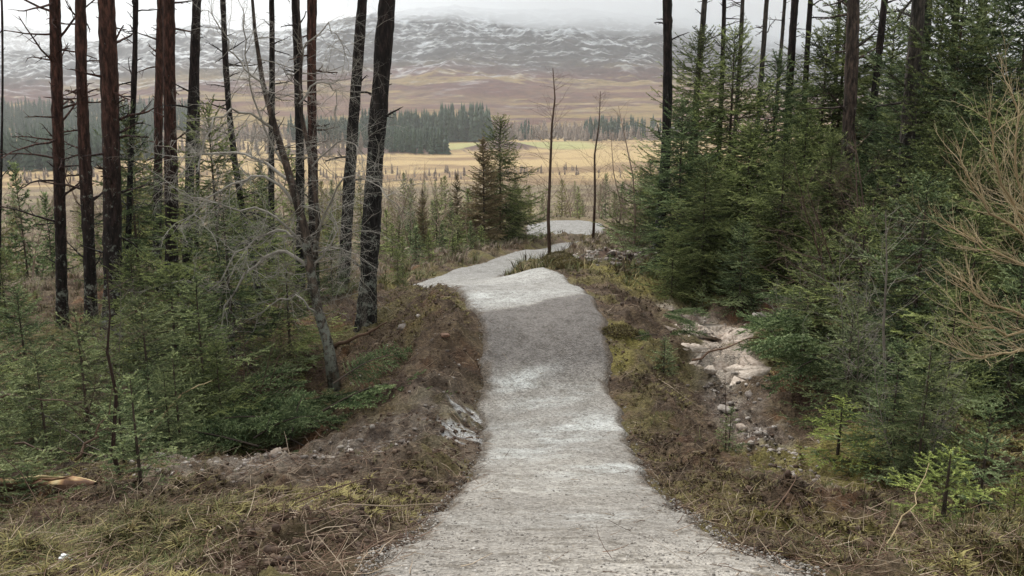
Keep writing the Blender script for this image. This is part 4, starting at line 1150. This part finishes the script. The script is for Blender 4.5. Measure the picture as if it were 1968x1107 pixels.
kp = (rr.random(len(x)) < sst(-1.8, -0.1, ce) * 0.6 + 0.05) & (fbm(x, y, 1.5, 3, 551) > 0.42)
szs = 0.005 + 0.020 * rr.random(kp.sum()) ** 3.5
tag(link('soil_clods', lumps('soil_clods', cpt[kp], szs, M['soil'], 13, 0.8)), kind='stuff')
def around(n, q, r, seed):
    rng = np.random.default_rng(seed); c = P(*q)[:2]
    x = c[0] + rng.normal(size=n) * r; y = c[1] + rng.normal(size=n) * r
    z, e = ground_h(x, y)
    return np.c_[x, y, z][e < -0.02]
rp = [around(900, (430, 900, 6.5), 0.55, 1), around(900, (300, 900, 6.6), 0.6, 11), around(900, (560, 890, 6.7), 0.5, 2), around(500, (720, 880, 6.9), 0.4, 3), around(160, (790, 690, 9.1), 0.4, 4), around(120, (850, 800, 7.9), 0.4, 5),
      around(600, (1200, 500, 15.5), 0.7, 6), around(300, (1060, 452, 25), 1.5, 7)]
rng = np.random.default_rng(77)
for i in range(len(GULLY) - 1):
    for _ in range(5):
        f = rng.random(); c = GULLY[i] * (1 - f) + GULLY[i + 1] * f
        x = c[0] + rng.normal(size=100) * 0.17; y = c[1] + rng.normal(size=100) * 0.17
        z, e = ground_h(x, y); rp.append(np.c_[x, y, z])
rp = np.concatenate(rp)
tag(link('rubble', lumps('rubble', rp, 0.003 + 0.030 * rng.random(len(rp)) ** 8, M['stone'], 14, 0.6)), kind='stuff')
q_ = around(240, (1175, 500, 15.8), 0.6, 61)
tag(link('stone_pile', lumps('stone_pile', q_, 0.025 + 0.075 * rng.random(len(q_)) ** 2.5, M['stone'], 62, 0.6)), kind='stuff')
# loose gravel on the path
n = 90000
px = rng.uniform(650, 1650, n); Yv = 2.3 * (13 / 2.3) ** rng.random(n)
x = (px - 984) / FPX * Yv; y = Yv
z, e = ground_h(x, y)
k = (e > -0.06) & (rng.random(n) < 0.3 + 0.25 * np.exp(-np.clip(e, 0, 9) / 0.12))
tag(link('gravel', lumps('gravel', np.c_[x, y, z + 0.017][k], 0.0022 + 0.006 * rng.random(k.sum()) ** 4, M['pebble'], 15, 0.7)), kind='stuff')

def stick_pile(name, pts, lmin, lmax, r, m, seed, up=0.15, tint=None):
    rng = np.random.default_rng(seed); mb = MB()
    for p in pts:
        L = rng.uniform(lmin, lmax); a = rng.random() * 6.28
        d = np.array([math.cos(a), math.sin(a), rng.normal() * up])
        q = [p + [0, 0, 0.01]]
        for i in range(3):
            d = d + rng.normal(size=3) * 0.16; d /= np.linalg.norm(d); q.append(q[-1] + d * L / 3)
        tube(mb, np.array(q), r * (0.5 + rng.random()) * np.array([1, .9, .7, .35]), 3, rng.random(), False)
    return tag(link(name, mb.mesh(name, m)), kind='stuff')
spt, se = scatter(24000, (-200, 2200), (2.5, 14), 21, 1.0, 0.9)
spt = spt[(se < -0.05) | (np.random.default_rng(6).random(len(se)) < 0.30 * np.exp(-np.clip(se, 0, 9) / 0.10) + 0.015)] + [0, 0, 0.012]
stick_pile('twig_litter', spt, 0.03, 0.20, 0.0016, M['litter'], 22)
spt, se = scatter(200, (-200, 2200), (3.2, 14), 23, 1.0, -0.3)
stick_pile('fallen_twigs', spt, 0.2, 0.7, 0.0035, M['litter'], 24, 0.2)

# single stones that stand out
def rock(px, d, s, label, m='stone', flat=0.6, tint=0.6, seed=0):
    g = gp(px, d)
    me = lumps('stone', np.array([[0, 0, 0.0]]), np.array([s]), M[m], seed, flat, True, False, np.array([tint]))
    o = link('stone', me); o.location = g + np.array([0, 0, s * 0.15])
    tag(o, label, 'stone')
for i, (px, d, s, l, m, t) in enumerate([
        (1366, 9.3, 0.055, 'pale cream stone at the lower end of the pale slab', 'pale_stone', 0.9),
        (1395, 8.2, 0.06, 'grey stone in the gully beside the sapling', 'stone', 0.6),
        (1425, 7.7, 0.05, 'flat pale stone in the gully below the sapling', 'pale_stone', 0.3),
        (1457, 7.6, 0.05, 'round dark stone in the gully rubble', 'stone', 0.05),
        (1468, 7.4, 0.05, 'light stone touching the round dark one', 'stone', 0.9),
        (1460, 11.2, 0.08, 'grey stone on the earth edge right of the pale slab', 'stone', 0.8),
        (1440, 8.8, 0.07, 'brown stone on the gully side under the sod', 'stone', 0.3),
        (856, 9.0, 0.040, 'orange brown stone on the left earth bank', 'rust_stone', 0.6),
        (775, 9.9, 0.07, 'dark stone on the left mound near the pine', 'stone', 0.3),
        (1150, 16.4, 0.11, 'pale stone in the earth pile right of the path bend', 'pale_stone', 0.5),
        (1180, 15.8, 0.09, 'grey stone in the earth pile right of the path bend', 'stone', 0.8),
        (370, 5.0, 0.05, 'pinkish stone in the turf of the left foreground', 'rust_stone', 0.9),
        (440, 6.5, 0.07, 'block of grey stone on the rubble ridge at left', 'stone', 0.9),
        (530, 6.7, 0.06, 'flat pale stone on the rubble ridge at left', 'pale_stone', 0.2)]):
    rock(px, d, s, l, m, 0.55, t, 40 + i)

# broken pale rock slab: low blocks
def slab():
    rng = np.random.default_rng(5); mb = MB()
    for i in range(26):
        q = [(1368, 645, 10.8), (1400, 715, 9.8)][i % 2]
        c = P(*q)[:2] + rng.normal(size=2) * (0.26, 0.34)
        n = rng.integers(5, 8); a = np.sort(rng.random(n) * 6.28); r = 0.10 + 0.16 * rng.random()
        px_ = c[0] + np.cos(a) * r * (0.7 + 0.5 * rng.random(n)); py_ = c[1] + np.sin(a) * r * 1.1
        z = ground_h(px_, py_)[0]; zt = z + 0.004 + 0.007 * rng.random()
        v = np.r_[np.c_[px_ * 1.0, py_, z - 0.08], np.c_[c[0] + (px_ - c[0]) * 0.93, c[1] + (py_ - c[1]) * 0.93, zt]]
        f = [[j, (j + 1) % n, n + (j + 1) % n, n + j] for j in range(n)]
        b = mb.n; t_ = rng.random(); mb.add(v, np.array(f), t_)
        mb.f[3].append(b + np.array([[n, n + j, n + j + 1] for j in range(1, n - 1)]))
    o = link('rock_slab', mb.mesh('rock_slab', M['pale_stone'], False))
    tag(o, 'pale cracked rock slab laid bare in the ditch right of the path', 'rock')
slab()

# ------------------------------------------------------------------ cut spruce boughs (brash), sticks and the split log
def bough_mesh(seed, L=1.3, ndl='needle_blue'):
    rng = np.random.default_rng(seed); mw = MB(); mn = MB()
    s = np.linspace(0, 1, 7)
    pts = np.c_[s * L, 0.12 * L * np.sin(s * 2.2), 0.10 + 0.16 * L * np.sin(s * 2.8)]
    tube(mw, pts, 0.012 * (1.05 - s), 5, 0.6)
    P0 = []; P1 = []; TI = []
    for i in range(44):
        u = 0.12 + 0.86 * i / 44
        p = np.array([np.interp(u, s, pts[:, c]) for c in range(3)])
        sg = 1 if i % 2 else -1
        l = (0.36 * L * (1 - u) + 0.08) * (0.7 + 0.5 * rng.random())
        d = nrm(np.array([0.8, sg * 0.75, rng.normal() * 0.2 - 0.05]))
        e_ = p + d * l; P0.append(p); P1.append(e_); t_ = 0.6 + rng.normal() * 0.12; TI.append(t_)
        m = int(l / 0.045)
        for g in range(m):
            v = (g + 0.5) / m; q = p + (e_ - p) * v
            d2 = nrm(d + np.cross(d, [0, 0, 1]) * (0.9 if g % 2 else -0.9) + rng.normal(size=3) * 0.12)
            P0.append(q); P1.append(q + d2 * (0.35 * l * (1 - v) + 0.03)); TI.append(t_ + 0.12)
    needles(mn, P0, P1, 0.0032, 0.024, 0.0080, rng, TI, fan=0.3)
    return mw.mesh('bough_stem', M['wood']), mn.mesh('bough_needles', M[ndl], False)
BOUGH = [bough_mesh(1), bough_mesh(2, 1.0)]
rb = random.Random(8)
for px, d, n, sprx, l, grp in [(520, 8.3, 22, 130, 'cut spruce bough lying in the dark hollow left of the path', 'cut spruce boughs heaped in the hollow'),
                               (1560, 9.0, 14, 60, 'cut spruce bough hanging over the earth side right of the gully', 'cut spruce boughs beside the gully'),
                               (1262, 9.6, 4, 18, 'cut spruce bough on the sod bank right of the path', 'cut spruce boughs on the right bank')]:
    for i in range(n):
        g = gp(px + rb.uniform(-sprx, sprx), d + rb.uniform(-0.35, 0.7))
        r = put('spruce_bough', [('stem', BOUGH[i % 2][0]), ('needles', BOUGH[i % 2][1])], g + np.array([0, 0, rb.uniform(0.0, 0.25)]), rb.random() * 6.28, ((rb.uniform(.7, 1.1) if n > 4 else 0.5),) * 3, l, 'bough', grp)
        r.rotation_euler = (rb.uniform(-.5, .5), rb.uniform(-.25, .3), rb.random() * 6.28)

def branch(pts, r, label, m, tw, seed, name='fallen_branch', tint=0.5):
    rng = np.random.default_rng(seed)
    a = np.array([gp(px, d) + [0, 0, h] for px, d, h in pts]); g = a[0].copy()
    root_me = MB(); tt = np.linspace(0, len(a) - 1, 10)
    q = np.c_[[np.interp(tt, np.arange(len(a)), a[:, j]) for j in range(3)]].T - g
    q[1:-1] += rng.normal(size=(8, 3)) * 0.012
    tube(root_me, q, r * np.linspace(1, 0.3, 10), 6, tint)
    for i in range(tw):
        k = rng.integers(2, 10); s = rng.normal(size=3) + [0, 0, 0.5]
        grow(root_me, rng, q[k], s, 0.15 + 0.3 * rng.random(), r * 0.3, 1, 3, 0.15, 3, 0.7, 0.0, tint)
    o = link(name, root_me.mesh(name, M[m])); o.location = g
    tag(o, label, 'branch')
branch([(20, 6.6, 0.55), (120, 6.5, 0.32), (215, 6.2, 0.1)], 0.009, 'long pale dead branch slanting down to the thin dark stem at left', 'twig_grey', 5, 1, tint=0.2)
branch([(0, 6.2, 0.52), (80, 6.2, 0.5), (150, 6.1, 0.52)], 0.010, 'dark dead stick lying level over the low spruces at left', 'twig_brown', 5, 2)
branch([(150, 5.8, 0.15), (190, 5.9, 0.28), (225, 6.0, 0.5)], 0.012, 'reddish broken branch leaning on the thin dark stem', 'litter', 3, 3)
branch([(40, 5.5, 0.3), (130, 5.5, 0.25), (225, 5.5, 0.2)], 0.007, 'thin dark twig just above the split log', 'twig_brown', 4, 4)
branch([(700, 3.3, 0.02), (755, 3.5, 0.03), (800, 3.8, 0.06), (828, 4.1, 0.08)], 0.005, 'thin curved twig lying on the left edge of the gravel', 'twig_brown', 3, 5)
branch([(1330, 9.6, 0.05), (1400, 9.8, 0.10), (1500, 10.0, 0.22)], 0.014, 'long bare branch lying across the pale slab', 'litter', 3, 6)
branch([(1690, 3.7, 0.02), (1725, 3.9, 0.10), (1745, 4.0, 0.24), (1770, 4.2, 0.38)], 0.0045, 'pale crooked branch beside the lime green sapling', 'twig_gold', 2, 7)
branch([(1470, 8.6, 0.1), (1560, 8.6, 0.3), (1660, 8.6, 0.2)], 0.008, 'grey dead branch lying level right of the gully', 'twig_grey', 5, 8)
branch([(560, 4.6, 0.02), (640, 4.8, 0.03), (700, 5.0, 0.05)], 0.006, 'bleached twig lying on the turf left of the path', 'twig_grey', 2, 9)
branch([(840, 10.2, 0.06), (885, 11.3, 0.08)], 0.012, 'straight dead stick lying on the left mound', 'litter', 0, 10)
branch([(640, 10.6, 0.16), (700, 10.4, 0.16), (745, 10.3, 0.14)], 0.03, 'short brown log lying behind the foot of the bare tree', 'litter', 0, 11, 'fallen_log', 0.4)
branch([(270, 6.9, 0.2), (360, 7.0, 0.6), (420, 7.2, 0.75)], 0.009, 'straw coloured bent stem rising from the left undergrowth', 'twig_gold', 3, 12)
branch([(1555, 10.2, 0.4), (1620, 10.2, 0.62), (1700, 10.2, 0.5)], 0.010, 'pale dead branch caught in the spruces above the gully', 'twig_gold', 6, 13)

def split_log():
    a = gp(-60, 5.15) + [0, 0, 0.07]; b = gp(186, 5.0) + [0, 0, 0.07]
    root = empty('split_log', a, 'split log with raw yellow wood at the left edge of the foreground', 'log')
    rng = np.random.default_rng(3)
    v = b - a; K = 16; s = np.linspace(0, 1, K); cen = v[None] * s[:, None]
    sides = 14
    mb = MB(); mw = MB()
    ax = nrm(v); up = np.array([0, 0, 1.0]); sd_ = nrm(np.cross(ax, up)); up = np.cross(sd_, ax)
    ang = np.linspace(math.pi * 0.98, math.pi * 2.12, sides)     # lower bark half
    rad = 0.05 + 0.010 * np.sin(s * 9) + 0.004 * rng.normal(size=K)
    rad[-3:] *= [0.9, 0.7, 0.35]
    V = cen[:, None] + (np.cos(ang)[None, :, None] * sd_ + np.sin(ang)[None, :, None] * up) * rad[:, None, None]
    idx = np.arange(K * sides).reshape(K, sides)
    F = np.stack([idx[:-1, :-1], idx[:-1, 1:], idx[1:, 1:], idx[1:, :-1]], -1).reshape(-1, 4)
    mb.add(V.reshape(-1, 3), F, 0.3)
    ang2 = np.linspace(0.10, math.pi * 1.0, sides)
    w2 = rad[:, None] * (0.62 + 0.22 * rng.random((K, sides)))
    V2 = cen[:, None] + (np.cos(ang2)[None, :, None] * sd_ * rad[:, None, None]) + np.sin(ang2)[None, :, None] * up * w2[:, :, None]
    tw_ = np.clip(np.repeat(rng.random((K, 1)) * 1.1 + 0.15, sides, 1) * (np.arange(sides)[None] > 3 * rng.random((K, 1)) * 3) + 0.1 * rng.normal(size=(K, sides)), 0, 1)
    mw.add(V2.reshape(-1, 3), F, tw_.ravel())
    for _ in range(2):
        c = cen[rng.integers(2, K - 2)] + up * 0.035
        tube(mw, np.array([c, c + ax * 0.2 + up * 0.02 * rng.normal(), c + ax * 0.34 + up * 0.03 * rng.normal()]) + sd_ * rng.normal() * 0.03, [0.012, 0.010, 0.001], 4, rng.random())
    link('bark', mb.mesh('log_bark', M['litter']), root)
    m = tint_mat('raw_wood', [(0, (0.10, 0.055, 0.035)), (0.35, (0.30, 0.18, 0.09)), (0.6, (0.48, 0.36, 0.19)), (1, (0.60, 0.50, 0.30))], noise=14)
    link('split_wood', mw.mesh('log_wood', m), root)
split_log()
# lump of old snow at the bottom left
def snow_lump():
    g = gp(128, 3.2)
    m, nt_, b_ = mat('old_snow', 0.6, 0.4); b_.inputs['Base Color'].default_value = (0.8, 0.83, 0.86, 1)
    rng = np.random.default_rng(2); pts = np.c_[rng.normal(size=16) * 0.008, rng.normal(size=16) * 0.008, np.linspace(0, 0.08, 16)]
    o = link('snow_lump', lumps('snow_lump', pts, np.full(16, 0.012), m, 1, 1.0, True, True)); o.location = g
    tag(o, 'small white lump of snow caught in the grass at the bottom left', 'snow')
snow_lump()
# moss cushions beside the bend
def cushion(px, d, s, label, seed):
    g = gp(px, d); rng = np.random.default_rng(seed)
    v = I2V * [s * 1.5, s, s * 0.6] * (1 + 0.1 * rng.normal(size=(len(I2V), 1)))
    mb = MB(); mb.add(v, I2F, 0.5)
    n = 900; a = nrm(rng.normal(size=(n, 3))); a[:, 2] = abs(a[:, 2]); p = a * [s * 1.45, s * .97, s * 0.58]
    needles(mb, p, p + a * 0.03, 0.02, 0.04, 0.008, rng, 0.6 + 0.2 * rng.normal(size=n))
    o = link('moss_cushion', mb.mesh('moss_cushion', M['moss'], False)); o.location = g
    tag(o, label, 'moss')
cushion(1075, 14.2, 0.16, 'yellow moss cushion at the tip of the landing, left of its twin', 1)
cushion(1092, 13.9, 0.15, 'pale yellow moss cushion right of its twin at the tip of the landing', 2)
cushion(1190, 9.5, 0.13, 'yellow green moss cushion on the right bank of the roller', 3)

# ------------------------------------------------------------------ far woods in the valley (one mass each)
def wood(name, spots, hgt, seed, m):
    rng = np.random.default_rng(seed); mb = MB()
    for (px0, px1, d0, d1, n, *hm_) in spots:
        hk = hm_[0] if hm_ else 1.0
        for _ in range(n):
            px = rng.uniform(px0, px1); d = rng.uniform(d0, d1)
            x = (px - 984) / FPX * d; y = d
            z = -38.0 if d < 880 else -38 + (d - 900) * 0.075
            h = hk * hgt * (0.6 + 0.65 * rng.random() ** 1.3); R = h * 0.17
            t0 = rng.random() * 0.5 + 0.2
            for k in range(7):          # stacked ragged skirts
                f = k / 7; zz = z + h * (0.05 + 0.92 * f); r = R * (1 - f) ** 0.8 * (0.8 + 0.4 * rng.random()) + 0.1
                a = np.arange(7) * 0.8976 + rng.random() * 6
                rr_ = r * (0.65 + 0.6 * rng.random(7))
                v = np.r_[[[x, y, zz + h * 0.22]], np.c_[x + np.cos(a) * rr_, y + np.sin(a) * rr_, np.full(7, zz) + rng.normal(size=7) * h * 0.02]]
                ff = np.array([[0, j + 1, (j + 1) % 7 + 1] for j in range(7)])
                mb.add(v, ff, np.clip(t0 + 0.1 * rng.normal(size=8), 0, 1))
    tag(link(name, mb.mesh(name, m, False)), 'dark conifer plantation on the valley floor' if name == 'conifer_wood' else 'brown leafless wood along the valley floor', 'wood', None, 'stuff')
wood('conifer_wood', [(740, 850, 650, 690, 260, 0.85), (690, 800, 700, 760, 160, 0.9), (700, 860, 820, 900, 260, 1.45), (850, 945, 820, 880, 150, 1.7), (560, 700, 840, 900, 90, 1.2), (590, 700, 800, 950, 260), (1120, 1215, 840, 900, 120, 1.15), (1000, 1030, 850, 880, 20),
                      (-100, 210, 480, 620, 420), (200, 320, 560, 700, 160), (60, 200, 700, 900, 160), (1210, 1300, 840, 950, 60), (1600, 2000, 700, 900, 200), (-100, 300, 880, 960, 200), (-150, 390, 940, 1250, 900), (735, 860, 620, 650, 60)], 17, 1, M['far_wood'])
wood('birch_wood', [(930, 1120, 830, 950, 300), (1080, 1330, 800, 930, 300), (400, 620, 800, 950, 250), (850, 960, 870, 960, 100), (300, 700, 600, 700, 80), (640, 1330, 400, 470, 150, 0.4), (-100, 640, 400, 460, 110, 0.4)], 12, 2, M['twig_mauve'])

# ------------------------------------------------------------------ air: even haze, and the low cloud on the tops
def vol_box(name, lo, hi, dens, colr):
    mb = MB()
    v = np.array([[x, y, z] for z in (lo[2], hi[2]) for y in (lo[1], hi[1]) for x in (lo[0], hi[0])], float)
    mb.add(v, np.array([[0, 2, 3, 1], [4, 5, 7, 6], [0, 1, 5, 4], [2, 6, 7, 3], [0, 4, 6, 2], [1, 3, 7, 5]]))
    m = bpy.data.materials.new(name); m.use_nodes = True
    n_ = m.node_tree; n_.nodes.remove(n_.nodes['Principled BSDF'])
    pv = n_.nodes.new('ShaderNodeVolumePrincipled'); pv.inputs['Color'].default_value = (*colr, 1); pv.inputs['Density'].default_value = dens
    pv.inputs['Anisotropy'].default_value = 0.2
    n_.links.new(pv.outputs[0], n_.nodes['Material Output'].inputs['Volume'])
    return link(name, mb.mesh(name, m, False)), m
ho, _ = vol_box('haze', (-9000, -7000, -60), (9000, 9500, 900), 0.00014, (0.93, 0.96, 1.0))
tag(ho, kind='stuff')

def low_cloud():
    """a lens of cloud lying on the hill tops"""
    nu, nv = 96, 48
    u = np.arange(nu) / nu * 2 * np.pi; v = np.linspace(0, np.pi, nv)
    V, U = np.meshgrid(v, u, indexing='ij')
    dx, dy, dz = np.sin(V) * np.cos(U), np.sin(V) * np.sin(U), np.cos(V)
    k = 1 + 0.30 * (fbm(dx * 3 + 9, dy * 3 + dz * 5, 1.0, 4, 901) - 0.5) * np.sin(V)
    x = 1080 + 1800 * dx * k; y = 2450 + 800 * dy * k; z = 335 + 190 * dz * k - 0.07 * np.clip(x - 300, 0, 2000)
    idx = np.arange(nv * nu).reshape(nv, nu)
    j2 = np.roll(idx, -1, 1)
    F = np.stack([idx[:-1], idx[1:], j2[1:], j2[:-1]], -1).reshape(-1, 4)
    mb = MB(); mb.add(np.stack([x, y, z], -1).reshape(-1, 3), F)
    o, m = vol_box('cloud', (0, 0, 0), (1, 1, 1), 0.0045, (0.96, 0.98, 1.0))
    o.data = mb.mesh('cloud', m)
    tag(o, kind='stuff')
low_cloud()

def golden_bush(px0, d, label, rows, seed):
    """spreading bush rooted just outside the right edge, whippy upswept twigs"""
    rng = np.random.default_rng(seed)
    g = gp(px0, d); Y = g[1]
    root = empty('bare_bush', g, label, 'bush')
    ms = MB(); mb = MB()
    for (pl) in rows:
        k = len(pl); dy = rng.normal() * 0.25
        p = np.array([PY(x, y, Y + dy * i / k) - g for i, (x, y) in enumerate(pl)])
        p = np.r_[[np.array([0, 0, -0.05])], p]; k += 1
        tt = np.linspace(0, k - 1, 14); q = np.c_[[np.interp(tt, np.arange(k), p[:, j]) for j in range(3)]].T
        q[1:-1] = (q[:-2] + q[1:-1] + q[2:]) / 3; q[1:-1] += rng.normal(size=(12, 3)) * 0.012
        tube(ms, q, 0.012 * np.linspace(1.2, 0.3, 14), 5, 0.35, False)
        for i in range(4, 14):
            for _ in range(3):
                dd = q[min(i + 1, 13)] - q[i - 1]; dd /= np.linalg.norm(dd)
                s_ = rng.normal(size=3) * [1, 1, 0.6]; s_ /= np.linalg.norm(s_)
                grow(mb, rng, q[i], dd * 0.8 + s_ * 0.6, 0.24 * (0.5 + rng.random()), 0.0026, 1, 3, 0.16, 4, 0.5, 0.0, 0.6, 0.6, 0.15, 0.12)
    link('stems', ms.mesh('bush_stems', M['twig_gold']), root); link('twigs', mb.mesh('bush_twigs', M['twig_gold']), root)
golden_bush(2100, 5.4, 'golden bush with whippy upswept twigs reaching in from the right edge', [
    [(2040, 500), (1960, 420), (1915, 330), (1900, 230)], [(2050, 520), (1950, 440), (1880, 400), (1845, 310)], [(2050, 560), (1960, 500), (1890, 480), (1835, 440)],
    [(2060, 560), (1980, 430), (1950, 320), (1945, 180)], [(2050, 640), (1960, 600), (1890, 580), (1850, 540)], [(2060, 660), (1980, 640), (1900, 640), (1850, 600)],
    [(2060, 700), (1970, 670), (1910, 690), (1860, 680)], [(2060, 560), (2000, 460), (1960, 400), (1930, 380)]], 31)

# a few more bare birches and tan larches mixed into the thicket left of the bend
for i, (px, d, yt, kind) in enumerate([(760, 21, 380, 0), (790, 24, 350, 0), (815, 22, 360, 1), (845, 23, 340, 0), (880, 25, 330, 1), (740, 25, 360, 0), (898, 20, 380, 0), (860, 18.2, 400, 0)]):
    if kind == 0:
        g, s_ = sc_for(px, d, yt, 4.5, 1.1)
        put('birch_tree', T2(BIRCH[i % 3]), g, i * 1.3, s_, 'bare birch mixed with the small spruces left of the path bend', 'tree', 'birches in the thicket left of the path bend')
    else:
        tree('larch_tree', LARCH, px, d, yt, 'tan larch in the thicket, %s of the two' % ('left' if px < 850 else 'right'), None, 0.9, 5.0)
